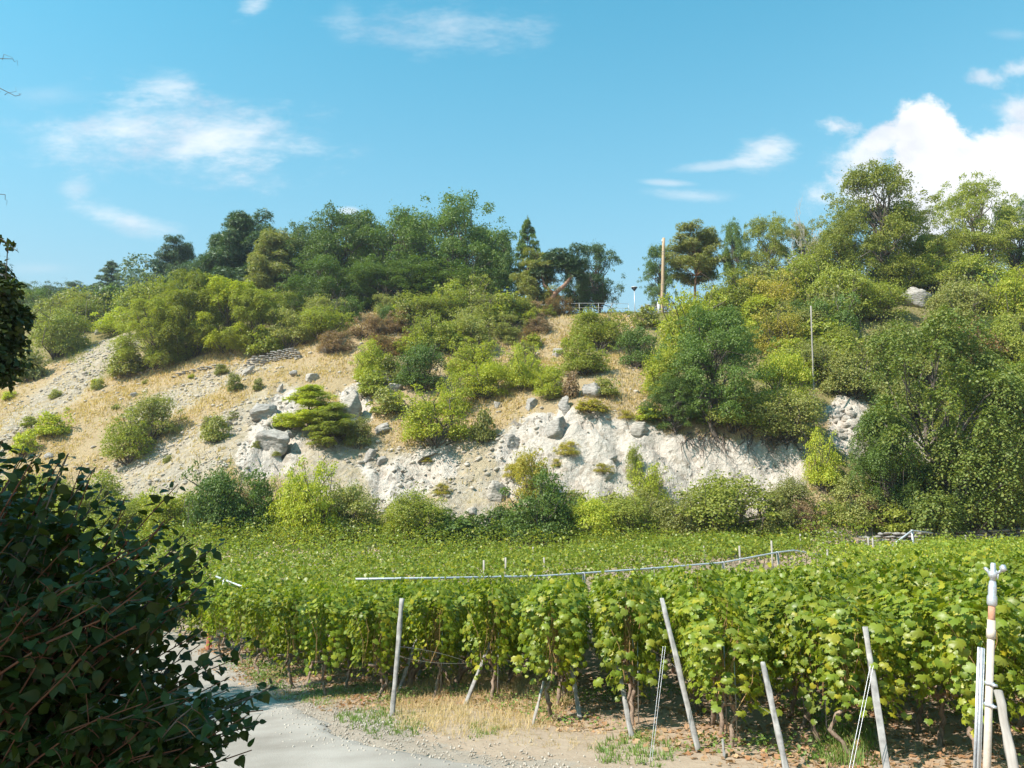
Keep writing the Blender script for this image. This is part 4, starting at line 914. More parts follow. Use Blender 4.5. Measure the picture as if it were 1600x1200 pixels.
# ------------------------------------------------------------------ poles, lamp, railing on the brow
def pole(name, label, cat, px, ytop, ybase, d, r0, r1, mat, cap=False, pxt=None):
    b = unproj(px, ybase, d); b[2] = ground_at(b[0], b[1])-.3; tp = unproj(pxt or px, ytop, d)
    t = empty(name, b); mb = MB(); h = tp-b; n = 9; P = np.linspace((0, 0, 0), h, n); mb.tube(P, np.linspace(r0, r1, n), 10); mb.build('shaft', MATS[mat], t, True)
    if cap:
        m = MB(); m.tube([h+[-.16, 0, -.55], h+[-.16, 0, -.2]], [.09, .11], 8); m.build('insulator', MATS['paint_white'], t, True)
        m = MB(); m.box([-.32, 0, 1.0], [.34, .3, 1.5]); m.build('junction_box', MATS['paint_white'], t)
        for z in (.18, .21, .6, .75):
            m = MB(); m.tube([h*(1-z)+[0, 0, 0], h*(1-z)+[0, 0, .06]], [r0*.98, r0*.98], 10); m.build('band', MATS['pole_grey'], t, True)
    return tag(t, label, cat)
pole('utility_pole', 'tall tan wooden pole without wires on the brow against the sky', 'pole', 1034, 372, 487, 88, .22, .17, 'pole_wood', True, 1037)
pole('utility_pole', 'thin grey wooden pole among the bushes on the right slope', 'pole', 1270, 478, 612, 62, .065, .055, 'post_wood', False, 1267)
def lamp():
    b = unproj(992, 488, 88); b[2] = ground_at(b[0], b[1]); tp = unproj(992, 449, 88); h = tp[2]-b[2]
    t = empty('street_lamp', b); m = MB(); m.tube([(0, 0, -.2), (0, 0, h-.3)], [.05, .04], 8); m.build('post', MATS['steel'], t, True)
    m = MB(); m.tube([(0, 0, h-.42), (0, 0, h-.05)], [.08, .36], 12); m.build('lamp_shade', MATS['lamp_dark'], t, True)
    m = MB(); m.tube([(0, 0, h-.05), (0, 0, h+.05)], [.40, .34], 12); m.build('lamp_cap', MATS['paint_white'], t, True)
    tag(t, 'small street lamp with inverted cone head at the right end of the white railing', 'street lamp')
lamp()
def railing():
    pxs = [822, 862, 882, 905, 935, 955, 982, 992]; pts = [unproj(px, 470, 88.0 if px > 900 else 88.6)for px in pxs]
    G = [np.array([p[0], p[1], ground_at(p[0], p[1])-.05]) for p in pts]
    t = empty('white_railing', G[0]); o = G[0]; top = [unproj(px, y, 88.0 if px > 900 else 88.6)-o for px, y in zip(pxs, (478, 476, 475, 474, 474, 474, 475, 482))]
    for g, q in zip(G, top):
        m = MB(); m.tube([g-o-[0, 0, .3], q+[0, 0, .05]], .032, 6); m.build('post', MATS['paint_white'], t)
    for dz in (0, -.55):
        m = MB(); m.tube([q+[0, -.05, dz] for q in top[:-1]], .022, 6); m.build('rail', MATS['paint_white'], t)
    tag(t, 'white metal railing along the path on the brow left of the lamp', 'railing')
railing()
# ------------------------------------------------------------------ vineyard
ROWD = unit(np.array([[.10, 1.0]]))[0]; ROWN = np.array([ROWD[1], -ROWD[0]])
FRX = [-30, -22, -14, -9.6, -6.4, -4.9, -3.0, -1.9, -.85, .35, 1.55, 2.25, 3.0, 4.6, 6.5, 14]; FRY = [46, 38, 30, 23.8, 19.4, 17.2, 14.8, 14.6, 15.2, 12.4, 11.5, 10.1, 9.2, 8.2, 7.6, 6.5]
RAILP = [unproj(px, py, d) for px, py, d in ((555, 905, 22.5), (700, 903, 24.3), (850, 900, 26.5), (1020, 888, 29.5), (1130, 879, 31.6), (1215, 863, 34), (1240, 860, 35))]
RLX = [-60, -4.6]+[p[0] for p in RAILP[1:]]+[18, 26, 60]; RLY = [60, 24]+[p[1] for p in RAILP[1:]]+[44, 48.5, 49]
def vine_mesh(seed, n, leaf, tpl, lo=.82, hi=1.85, wid=.36, length=.95):
    rs = np.random.default_rng(seed); x = (rs.random(n)-.5)*length*1.1   # across? along the row is local Y
    yy = x; t = rs.random(n)**.85
    hang = .14*np.sin(yy*7+seed)+.12*rs.normal(size=n)
    z = lo+hang+(hi-lo)*t; prof = wid*(.72+.45*np.sin(np.clip(t, 0, 1)*2.9))*(1+.3*vnoise(yy*4+seed, z*4, seed=seed))
    s = np.where(rs.random(n) < .5, -1, 1); q = rs.random(n)**.45; xx = s*prof*q
    top = rs.random(n) < .22; z = np.where(top, hi-.12+.34*rs.random(n)**1.8*(1-np.abs(xx)/wid*.6), z)
    P = np.stack([xx, yy, z], 1)
    N = np.stack([s*(.9-.3*top), rs.normal(size=n)*.45, .45+.8*top+rs.normal(size=n)*.35], 1)+rs.normal(size=(n, 3))*.28
    # leaves at the two ends face outward
    N[:, 1] += np.where(np.abs(yy) > length*.4, np.sign(yy)*.8, 0)
    tip = np.stack([s*.35, rs.normal(size=n)*.5, -1+0*s], 1)
    M = leaf_frames(N, tip, 0); size = leaf*(.6+.75*rs.random(n)); return P, M, size
def vine_wood(seed):
    rs = np.random.default_rng(seed); mb = MB(); a = rs.random()*6.28; l = .12+.18*rs.random()
    P = [(0, 0, -.1), (l*.5*math.cos(a), l*.5*math.sin(a), .15), (l*math.cos(a), l*math.sin(a), .32), (l*.7*math.cos(a)+.06*rs.normal(), l*.7*math.sin(a), .5), (.05*rs.normal(), .05*rs.normal(), .68)]
    P = np.array(P); t = np.linspace(0, 4, 15); Q = np.stack([np.interp(t, range(5), P[:, i]) for i in range(3)], 1); Q[1:] += rs.normal(size=(14, 3))*.012
    mb.tube(Q, np.linspace(.036, .022, 15)*(1+.25*rs.normal(size=15)).clip(.7, 1.4), 7)
    for s in (-1, 1):
        e = np.array([Q[-1]*(1-f)+np.array([.1*rs.normal(), s*.42, .78])*f+rs.normal(size=3)*.02 for f in np.linspace(0, 1, 6)]); mb.tube(e, np.linspace(.03, .014, 6), 6)
    return mb
def cane_mesh(seed):
    rs = np.random.default_rng(seed+50); mb = MB()
    for i in range(9):
        y = (i/8-.5)*.9; x = rs.normal()*.05; e = np.array([rs.normal()*.18, y+rs.normal()*.1, 1.55+.35*rs.random()])
        b = np.array([x, y, .72]); P = np.array([b*(1-f)+e*f+[.04*math.sin(f*6+i), 0, 0] for f in np.linspace(0, 1, 5)]); mb.tube(P, np.linspace(.006, .003, 5), 4, False)
    return mb
VM = []
for i in range(7):
    P, M, sz = vine_mesh(40+i, 900, .082, GRAPE, .76, 1.86, .35); V, T = scatter(GRAPE, P, M, sz); f = npmesh('vine_foliage', V, T); f.materials.append(MATS['leaf_vine'])
    VM.append((vine_wood(40+i).mesh('vine_trunk', MATS['bark_vine'], True), cane_mesh(i).mesh('vine_canes', MATS['cane'], True), f))
LEAFM = []
for i in range(5):
    m = npmesh('vine_leaf', GRAPE[0]*np.array([1+.1*i, 1, 1+.5*i]), GRAPE[1]); m.materials.append(MATS['leaf_vine']); LEAFM.append(m)
VINES = []
def frame_px(p): px, py, c = proj(np.array(p)); return float(px), float(py), float(c)
def collect_vines():
    out = []
    s = -24.0
    while s < 32:
        # row line: points o + t*ROWD, offset s along ROWN
        y0 = np.linspace(5, 62, 400); X = s*ROWN[0]+(y0-10)*ROWD[0]/ROWD[1]; Y = y0+s*ROWN[1]*0
        fy = np.interp(X, FRX, FRY); ry = np.interp(X, RLX, RLY)-1.0
        ok = (Y > fy) & (Y < ry); idx = np.where(ok)[0]
        if len(idx):
            ya, yb = Y[idx[0]], Y[idx[-1]]; y = ya+.35; k = 0
            while y < yb:
                x = s*ROWN[0]+(y-10)*ROWD[0]/ROWD[1]; out.append((x+RNG.normal()*.05, y+RNG.normal()*.05, k, s)); y += .88; k += 1
        s += 1.16
    return out
allv = collect_vines(); vis = []
for x, y, k, s in allv:
    z = ground_at(x, y) if y < 26 else float(gsmooth(np.array([x]), np.array([y]))[0]); px, py, c = frame_px((x, y, z+1.5))
    if -90 < px < 1720: vis.append((y, x, z, k, s, px))
    elif y < 12 and px < 2100: vis.append((y, x, z, k, s, px))
vis.sort(key=lambda v: math.hypot(v[0], v[1]))
FRONT_LAB = ['leftmost', 'second', 'third', 'fourth', 'fifth', 'sixth', 'seventh', 'eighth', 'ninth', 'tenth', 'eleventh', 'twelfth', 'thirteenth', 'fourteenth', 'fifteenth', 'sixteenth', 'seventeenth', 'eighteenth', 'nineteenth', 'twentieth']
near, rest = vis[:300], vis[300:]
fronts = sorted([v for v in near if v[3] == 0 and 300 < v[5] < 1600], key=lambda v: v[5]); fl = {id(v): i for i, v in enumerate(fronts)}
leaf_budget = 300; mounted = 0
def dup_part(name, me, parent): o = bpy.data.objects.new(name, me); COL.objects.link(o); o.parent = parent; return o
for i, v in enumerate(near):
    y, x, z, k, s, px = v; va = VM[i % 7]; t = empty('grapevine', (x, y, z), -math.atan2(ROWD[0], ROWD[1])+(math.pi if RNG.random() < .5 else 0))
    hs = float(np.interp(y, [6, 9, 13, 14, 30], [.76, .84, .97, .98, .84]))*(1+.04*RNG.normal()); t.scale = (1.0+.1*RNG.random(), 1.05, hs)
    dup_part('trunk', va[0], t); dup_part('canes', va[1], t); dup_part('foliage', va[2], t)
    if id(v) in fl:
        j = fl[id(v)]; lab = 'row end grapevine, %s from the left of those whose trunks line the roadside' % (FRONT_LAB[j] if j < 20 else 'last')
        tag(t, lab, 'grapevine', 'grapevines at the roadside row ends')
        if px > 780:     # the largest leaves are parts of their own
            P, M, sz = vine_mesh(900+i, 44, .092, GRAPE, .75, 1.8, .44); ry = -math.atan2(ROWD[0], ROWD[1])
            P[:, 1] = -.38-.34*RNG.random(44) if abs(t.rotation_euler[2]-ry) < .1 else .38+.34*RNG.random(44); sg = -1 if abs(t.rotation_euler[2]-ry) < .1 else 1
            P[:, 0] = (RNG.random(44)-.5)*1.0
            M = leaf_frames(np.stack([RNG.normal(size=44)*.35, np.full(44, sg*1.0), .55+RNG.normal(size=44)*.3], 1), np.stack([RNG.normal(size=44)*.4, np.full(44, .2*sg), np.full(44, -1.0)], 1), 0)
            for q in range(44):
                if leaf_budget <= 0 and px < 780: break
                lo = bpy.data.objects.new('leaf', LEAFM[q % 5]); COL.objects.link(lo); lo.parent = t
                mm = Matrix([[*M[q][r]*sz[q], P[q][r]] for r in range(3)]+[[0, 0, 0, 1]]); lo.matrix_local = mm; leaf_budget -= 1
    else:
        tag(t, 'grapevine in the leafy block behind the row ends', 'grapevine', 'grapevines behind the roadside row ends')
# the rest of the vines, too many to be things
def canopy_stuff(name, label, items, per, leaf, ang=None):
    if not len(items): return
    A = np.array(items); n = len(A)*per; idx = np.repeat(np.arange(len(A)), per)
    t = RNG.random(n); yy = (RNG.random(n)-.5)*1.1; side = np.where(RNG.random(n) < .5, -1, 1); top = RNG.random(n) < .62
    z = np.where(top, 1.16+.60*RNG.random(n)**.7, .75+.9*t); xx = np.where(top, (RNG.random(n)-.5)*.88, side*(.30+.16*RNG.random(n)))
    z += .26*fbm(A[idx, 0]*1.3+xx, A[idx, 1]*1.1+yy, o=3, seed=8)-.10*(np.abs(xx)/.48)**2*top
    ca, sa = (ang[idx] if ang is not None else np.tile(ROWD, (n, 1))).T   # row direction (dx, dy)
    X = A[idx, 0]+yy*ca+xx*sa; Y = A[idx, 1]+yy*sa-xx*ca; Z = A[idx, 2]+z
    N = np.stack([side*.7*sa*(~top), -side*.7*ca*(~top), .4+.45*top], 1)+RNG.normal(size=(n, 3))*.62
    tip = RNG.normal(size=(n, 3))*.7+[0, 0, -.8]
    V, T = scatter(LEAFQ, np.stack([X, Y, Z], 1), leaf_frames(N, tip, 0), leaf*(.55+1.0*RNG.random(n)**1.6))
    tag(link(name, npmesh(name, V, T), MATS['leaf_vine']), label, 'vines', kind='stuff')
LEAFQ = (np.array([[0, -.05, 0], [.46, .28, .08], [0, .95, -.08], [-.46, .28, .08]]), np.array([[0, 1, 2], [0, 2, 3]]))
canopy_stuff('vine_canopy', 'unbroken leafy tops of the vines between the row ends and the grey rail', [(v[1], v[0], v[2]-.06) for v in rest], 92, .125)
# lower field: rows run along the rail
def far_field():
    it = []; an = []
    P = [np.array([-62, 30.]), *[np.array([p[0], p[1]]) for p in (RAILP[0],)], np.array([RAILP[3][0], RAILP[3][1]]), np.array([RAILP[-1][0], RAILP[-1][1]]), np.array([26, 49.5])]
    for r in range(30):
        yoff = 3.4+r*1.42
        for i in range(-700, 420):
            x = i*.095*1.0
            if i % 10: continue
            base = np.interp(x, [-70, -30, -14, -4.6, 7.2, 13.2, 17, 26, 40], [27, 24.0, 24.0, 23.2, 30.4, 36, 41, 51, 60]); y = base+yoff-(2.2 if x < -6 else 0)
            if y > 53.2: continue
            slope = np.interp(x, [-70, -14, -4.6, 7.2, 13.2, 26], [0, 0, .45, .62, .8, .9]); z = 0
            px, py, c = frame_px((x, y, 1)); 
            if px < -60 or px > 1660: continue
            it.append((x+RNG.normal()*.05, y+RNG.normal()*.08)); an.append(unit(np.array([[1, slope]]))[0])
    A = np.array(it); Z = gsmooth(A[:, 0], A[:, 1]); B_ = np.column_stack([A, Z]); return B_, np.array(an)
FB, FA = far_field()
# gap filler on the left where both fields run together is covered by the same field
canopy_stuff('vine_field', 'wide even field of vines beyond the grey rail up to the hill foot', FB, 108, .135, FA)
def field_stems():
    mb = MB(); k = 0
    for (x, y, z), a in zip(FB, FA):
        ry = np.interp(x, [-4.6, 7.2, 13.2, 17, 26], [23.2, 30.4, 36, 41, 51])+3.4
        if x > 0 and y < ry+1.5:
            mb.tube([(x, y, z-.05), (x+.05*RNG.normal(), y+.03, z+.4), (x+.05*RNG.normal(), y, z+.95)], [.035, .03, .022], 4, False); k += 1
    if k: tag(mb.build('vine_stems', MATS['bark_vine']), 'dark vine stems under the first rows beyond the grey rail', 'vines', kind='stuff')
field_stems()
# ------------------------------------------------------------------ the grey irrigation rail above the vines
def tube_thing(name, label, cat, pts, r, mat, posts, pr=.03, pmat='post_concrete', dz=0):
    o = np.array(pts[0]); t = empty(name, o); m = MB(); m.tube(np.array(pts)-o, r, 8); m.build('pipe', MATS[mat], t, True)
    for p in posts:
        p = np.array(p); g = ground_at(p[0], p[1]); m = MB(); m.box([p[0]-o[0], p[1]-o[1], (p[2]+g)/2-o[2]-r], [pr*2, pr*2, p[2]-g+.1]); m.build('support_post', MATS[pmat], t)
        m = MB(); m.tube([p-o+[-.06, 0, 0], p-o+[.06, 0, 0]], r*1.25, 8); m.build('clamp', MATS['steel'], t)
    return tag(t, label, cat)
rp = RAILP+[unproj(1312, 872, 37.5)]
RPX = [555, 700, 850, 1020, 1130, 1215, 1240, 1312]
def on_rail(px): 
    return np.array([np.interp(px, RPX, [p[i] for p in rp]) for i in range(3)])
tube_thing('irrigation_pipe', 'long grey metal pipe on short posts running above the vines to the right', 'pipe', rp, .033, 'pipe_grey', [on_rail(px) for px in (625, 780, 908, 1020, 1130, 1215)], .045, 'post_wood')
q = [unproj(338, 901, 26.5), unproj(392, 922, 23.0)]
tube_thing('irrigation_pipe', 'short piece of grey pipe sloping down over the vines at left', 'pipe', q, .03, 'pipe_grey', [unproj(350, 906, 25.7)], .03, 'steel')
q = [unproj(1390, 855, 44), unproj(1425, 829, 48), unproj(1457, 833, 49)]
tube_thing('handrail', 'bent grey handrail climbing to the stone wall at the field top', 'handrail', q, .05, 'pipe_grey', [q[1], unproj(1397, 850, 44.8)], .05, 'steel')
# ------------------------------------------------------------------ posts of the vine rows
def slant_post(label, bx, by, tx, ty, d, w, mat='post_concrete', dd=.25, name='vine_post', flat=.7, group=None, holes=True):
    b = ground_pick(bx, by, 3, 60) if d is None else unproj(bx, by, d)
    b[2] = ground_at(b[0], b[1]) if d is not None else b[2]; tp = unproj(tx, ty, b[1]+dd*2.2); v = tp-b; L = np.linalg.norm(v); M = Vector(v).to_track_quat('Z', 'Y').to_matrix()
    t = empty(name, b); t.rotation_euler = M.to_euler(); m = MB()
    # slightly tapered concrete or wooden stake with chamfered corners
    n = 10; a = np.array([[.5, .32], [.32, .5], [-.32, .5], [-.5, .32], [-.5, -.32], [-.32, -.5], [.32, -.5], [.5, -.32]]); V = []
    for i in range(n):
        s = 1-.12*i/(n-1); w_ = w*.78; V += [[p[0]*w_*s+.004*RNG.normal(), p[1]*w_*flat*s+.004*RNG.normal(), -.25+(L+.25)*i/(n-1)] for p in a]
    V += [[0, 0, L+.005]]; T = []
    for i in range(n-1):
        for j in range(8): q0 = i*8+j; q1 = i*8+(j+1) % 8; T += [(q0, q1, q1+8), (q0, q1+8, q0+8)]
    T += [((n-1)*8+j, (n-1)*8+(j+1) % 8, n*8) for j in range(8)]
    m.add(V, T); m.build('stake', MATS[mat], t)
    if holes:
        for i in range(5):
            h = MB(); z = L*(.25+.16*i); h.tube([(0, -w*flat*.5-.012, z), (0, -w*flat*.5+.01, z)], .006, 6); h.build('hook', MATS['wire'], t)
    return tag(t, label, 'post', group), b, tp
PO = [
 ('white upright post standing alone nearest the road, left of centre', 613, 1118, 628, 935, .10, 'post_concrete', .1),
 ('pale post leaning right just behind the lone upright white one', 622, 1085, 667, 952, .085, 'post_concrete', .3),
 ('short pale post leaning right between the twisted trunks behind the lone upright post', 652, 1062, 669, 1015, .08, 'post_concrete', .3),
 ('white post leaning strongly right in golden straw, left of centre', 727, 1101, 766, 1005, .095, 'post_concrete', .25),
 ('weathered wooden stake leaning right beside a twisted trunk', 683, 1075, 693, 1035, .07, 'post_wood', .1),
 ('thin dark weathered stake leaning right at the roadside, centre', 832, 1134, 850, 1065, .05, 'post_wood', .2),
 ('grey post leaning left half hidden by a trunk, centre', 906, 1122, 893, 1040, .085, 'post_concrete', .2),
 ('grey post leaning left, next on the left of the tallest leaning grey post', 987, 1150, 964, 1030, .085, 'post_concrete', .25),
 ('tallest leaning grey post with its top above the leaves right of centre', 1092, 1175, 1034, 935, .085, 'post_concrete', .45),
 ('grey post leaning left with foot cut by the picture bottom, right of the tallest one', 1230, 1215, 1192, 1035, .085, 'post_concrete', .3),
 ('grey post mostly behind leaves between two row ends at right', 1388, 1215, 1352, 980, .085, 'post_concrete', .35),
 ('stout grey post in leaves at the bottom right corner', 1590, 1215, 1560, 1080, .10, 'post_wood', .3),
 ('thin grey post at the left row ends beside the dark roots', 415, 1019, 427, 945, .09, 'post_wood', .2),
 ('pale post just left of the thin grey one at the left row ends', 408, 1003, 420, 958, .08, 'post_concrete', .2),
 ('dark blue grey slanted post under the leaves at left', 450, 1032, 467, 965, .09, 'post_wood', .3),
 ('blue grey leaning post farthest left among the row ends', 345, 985, 333, 932, .09, 'post_wood', .3),
 ('leaning grey post second from the left among the row ends', 358, 990, 350, 938, .08, 'post_wood', .3),
 ('white stub of a post low in the leaf litter right of centre', 1132, 1185, 1129, 1155, .035, 'post_concrete', .05),
]
WIRE_ENDS = []
for lab, bx, by, tx, ty, w, mat, dd in PO:
    r = slant_post(lab, bx, by, tx, ty, None if by < 1200 else {1230: 8.6, 1388: 7.9, 1590: 6.9}[bx], w, mat, dd); WIRE_ENDS.append(r[1:])
slant_post('dark red iron stake at the far left row end beside the road', 324, 1016, 329, 958, None, .12, 'rust_iron', .2, 'iron_stake', holes=False)
slant_post('thin dark red iron stake leaning against its neighbour at the far left row end', 330, 1012, 327, 962, None, .07, 'rust_iron', .2, 'iron_stake', holes=False)
# thin metal stakes and white vine supports inside the block
k = 0
for v in near:
    if v[3] in (0, 1, 2, 4) and RNG.random() < .55 and v[5] > 560 and k < 26:
        t = empty('support_stake', (v[1]+.12, v[0]+.1, v[2])); m = MB(); m.tube([(0, 0, -.1), (.01, .02, .5), (.02, .04, 1.15)], .009, 5); m.build('rod', MATS['wire'], t, True)
        tag(t, 'thin galvanised rod supporting a vine trunk under the leaves', 'stake', 'thin rods under the vines'); k += 1
# straight field posts that rise above the far canopy
FP = [(1363, 838, 856, 42), (1292, 851, 868, 38), (1356, 837, 850, 42.3), (1508, 834, 846, 49), (1540, 835, 846, 49), (1205, 842, 862, 37), (1155, 850, 866, 36), (850, 868, 880, 33), (833, 852, 866, 40), (790, 868, 880, 32), (1100, 850, 866, 38), (1004, 849, 858, 42), (756, 872, 884, 31), (1250, 832, 846, 46)]
for px, yt, yb, d in FP:
    p = unproj(px, yt, d); g = ground_at(p[0], p[1]); t = empty('field_post', (p[0], p[1], g)); m = MB(); m.box([0, 0, (p[2]-g)/2-.04], [.07, .06, p[2]-g-.08]); m.build('stake', MATS['post_wood'], t)
    tag(t, 'slim pale post poking out of the far vines', 'post', 'posts poking out of the far vines')
# wires from the leaning posts into the rows
def wire(label, A, B, sag=.05, r=.0035):
    A, B = np.array(A), np.array(B); P = np.array([A*(1-f)+B*f-[0, 0, sag*4*f*(1-f)] for f in np.linspace(0, 1, 9)]); o = P[0]; m = MB(); m.tube(P-o, r, 4, False)
    tag(m.build('trellis_wire', MATS['wire'], None, False, tuple(o)), label, 'wire')
for i, nm in ((8, 'tallest leaning grey post'), (7, 'leaning post left of the tallest one'), (9, 'leaning post right of the tallest one'), (3, 'white post in the straw')):
    b, tp = WIRE_ENDS[i]
    for f, hh in ((.5, 'lower'), (.9, 'upper')):
        a = b*(1-f)+tp*f; wire('%s wire running into the vines from the %s' % (hh, nm), a, a+np.array([ROWD[0]*6, ROWD[1]*6, -.5]))
b, tp = WIRE_ENDS[8]; q = unproj(1036, 1010, b[1]+.1); q2 = ground_pick(1015, 1190, 3, 40)
wire('steep anchor wire left of the tallest leaning grey post', q, q2, 0); wire('second steep anchor wire beside the first one', q+[.03, 0, 0], q2+[.03, .02, 0], 0)
q = unproj(1360, 1040, 8.0); q2 = unproj(1325, 1210, 7.7); wire('steep anchor wire in front of the dark gap between two row ends', q, q2, 0); wire('twin of the steep anchor wire in the dark gap', q+[.03, 0, 0], q2+[.03, 0, 0], 0)
b, tp = WIRE_ENDS[0]; wire('slack wire curling from the lone upright white post to the straw post', b*.5+tp*.5, WIRE_ENDS[3][0]*.3+WIRE_ENDS[3][1]*.7, .08)
wire('second slack wire between the white post and the straw post', b*.42+tp*.58, WIRE_ENDS[3][0]*.4+WIRE_ENDS[3][1]*.6, -.06)
# ------------------------------------------------------------------ sprinkler riser at the right
def sprinkler():
    d = 6.6; b = unproj(1534, 1215, d); b[2] = ground_at(b[0], b[1]); tp = unproj(1551, 908, d); v = tp-b; L = np.linalg.norm(v)
    t = empty('sprinkler_riser', b); M = Vector(v).to_track_quat('Z', 'Y').to_matrix(); t.rotation_euler = M.to_euler()
    m = MB(); m.tube([(0, 0, -.2), (0, 0, L*.75)], [.030, .027], 12); m.build('riser_pipe', MATS['riser_pvc'], t, True)
    m = MB(); m.tube([(0, 0, L*.75), (0, 0, L*.79), (0, 0, L*.79), (0, 0, L*.83)], [.034, .034, .030, .030], 12); m.build('lower_collar', MATS['riser_pvc'], t, True)
    m = MB(); m.tube([(0, 0, L*.80), (0, 0, L*.90)], [.027, .026], 12); m.build('rusty_pipe', MATS['rust_collar'], t, True)['label'] = 'rusty middle length of pipe'
    m = MB(); m.tube([(0, 0, L*.89), (0, 0, L*.90), (0, 0, L*.93), (0, 0, L*.94), (0, 0, L*.97), (0, 0, L)], [.028, .038, .038, .030, .033, .024], 14); m.build('upper_collar', MATS['steel'], t, True)
    hd = MB(); hd.tube([(0, 0, L), (0, 0, L+.03), (0, 0, L+.035), (0, 0, L+.075), (0, 0, L+.08), (0, 0, L+.13), (0, 0, L+.15)], [.022, .022, .034, .034, .018, .022, .016], 14); h = hd.build('sprinkler_head', MATS['steel'], t, True)
    a = MB(); a.tube([(0, 0, L+.03), (.07, -.02, L+.055), (.12, -.02, L+.085)], [.016, .014, .012], 8); a.tube([(.11, -.02, L+.083), (.145, -.02, L+.098)], [.017, .013], 8); a.build('nozzle', MATS['steel'], h, True)
    a = MB(); a.box([-.06, -.02, L+.085], [.10, .012, .02], np.array([[.85, 0, .5], [0, 1, 0], [-.5, 0, .85]])); a.box([-.1, -.02, L+.115], [.045, .03, .045], np.array([[.85, 0, .5], [0, 1, 0], [-.5, 0, .85]])); a.build('impact_arm', MATS['steel'], h)
    a = MB(); a.tube([(-.035, -.02, L+.02), (-.04, -.02, L+.06), (0, -.02, L+.10), (.035, -.02, L+.07), (.03, -.02, L+.02)], .006, 6); a.build('frame_bow', MATS['steel'], h, True)
    for f, nm in ((.46, 'clamp'), (.55, 'clamp')):
        c = MB(); c.tube([(0, 0, L*f), (0, 0, L*f+.025)], [.036, .036], 12); c.box([-.05, 0, L*f+.012], [.07, .03, .02]); c.build('clamp', MATS['steel'], t, True)
    tag(t, 'sprinkler on a pale pipe riser standing above the vines at the right', 'sprinkler')
    b2 = unproj(1519, 1215, 6.75); b2[2] = ground_at(b2[0], b2[1]); t2p = unproj(1533, 1012, 6.75); v = t2p-b2; L2 = np.linalg.norm(v)
    s = empty('metal_stake', b2); s.rotation_euler = Vector(v).to_track_quat('Z', 'Y').to_matrix().to_euler()
    w, th = .055, .006; m = MB(); m.box([0, -.014, L2/2-.1], [w, th, L2+.2]); m.box([-w/2+.003, 0.002, L2/2-.1], [th, .026, L2+.2]); m.box([w/2-.003, 0.002, L2/2-.1], [th, .026, L2+.2]); m.build('channel', MATS['steel'], s)
    for i in range(9):
        m = MB(); m.tube([(.0, -.024, L2*(.08+.11*i)), (0, -.012, L2*(.08+.11*i))], .007, 6); m.build('rivet', MATS['lamp_dark'], s)
    tag(s, 'galvanised perforated channel stake strapped to the sprinkler riser', 'stake')
sprinkler()
# ------------------------------------------------------------------ ground cover
def near_band(n, seed):
    rs = np.random.default_rng(seed); X = -10+rs.random(n)*17; fy = np.interp(X, FRX, FRY); return X, fy, rs
def blades(name, label, X, Y, h, w, mat, cat, lean=.5, per=5, zoff=0.0):
    n = len(X); Z = gz(X, Y)+zoff; i = np.repeat(np.arange(n), per); m = len(i); a = RNG.random(m)*6.28; l = lean*RNG.random(m)*1.3
    B0 = np.stack([X[i]+RNG.normal(size=m)*h*.35, Y[i]+RNG.normal(size=m)*h*.35, Z[i]-.01], 1); hh = h*(.5+RNG.random(m)); d = np.stack([np.cos(a), np.sin(a), 0*a], 1)
    s = np.stack([-np.sin(a), np.cos(a), 0*a], 1)*w; T0 = B0+d*(hh*l)[:, None]+np.stack([0*a, 0*a, hh], 1)*(1/(1+l))[:, None]; M0 = B0*.5+T0*.5+np.array([0, 0, 1.])*(hh*.12*l)[:, None]
    V = np.stack([B0-s, B0+s, M0+s*.7, M0-s*.7, T0], 1).reshape(-1, 3); o = (np.arange(m)*5)[:, None, None]
    T = (np.array([[0, 1, 2], [0, 2, 3], [3, 2, 4]])[None]+o).reshape(-1, 3)
    return tag(link(name, npmesh(name, V, T), MATS[mat]), label, cat, kind='stuff')
def pick_many(poly, n):
    """ground points whose picture falls in an outline near the camera"""
    m = n*40; X = -16+RNG.random(m)*26; Y = 5+RNG.random(m)*26; Z = gz(X, Y); px, py, c = proj(np.stack([X, Y, Z], -1)); k = (inpoly(px, py, poly, 10)+RNG.random(m)*.5-.25) > .5
    return X[k][:n], Y[k][:n]
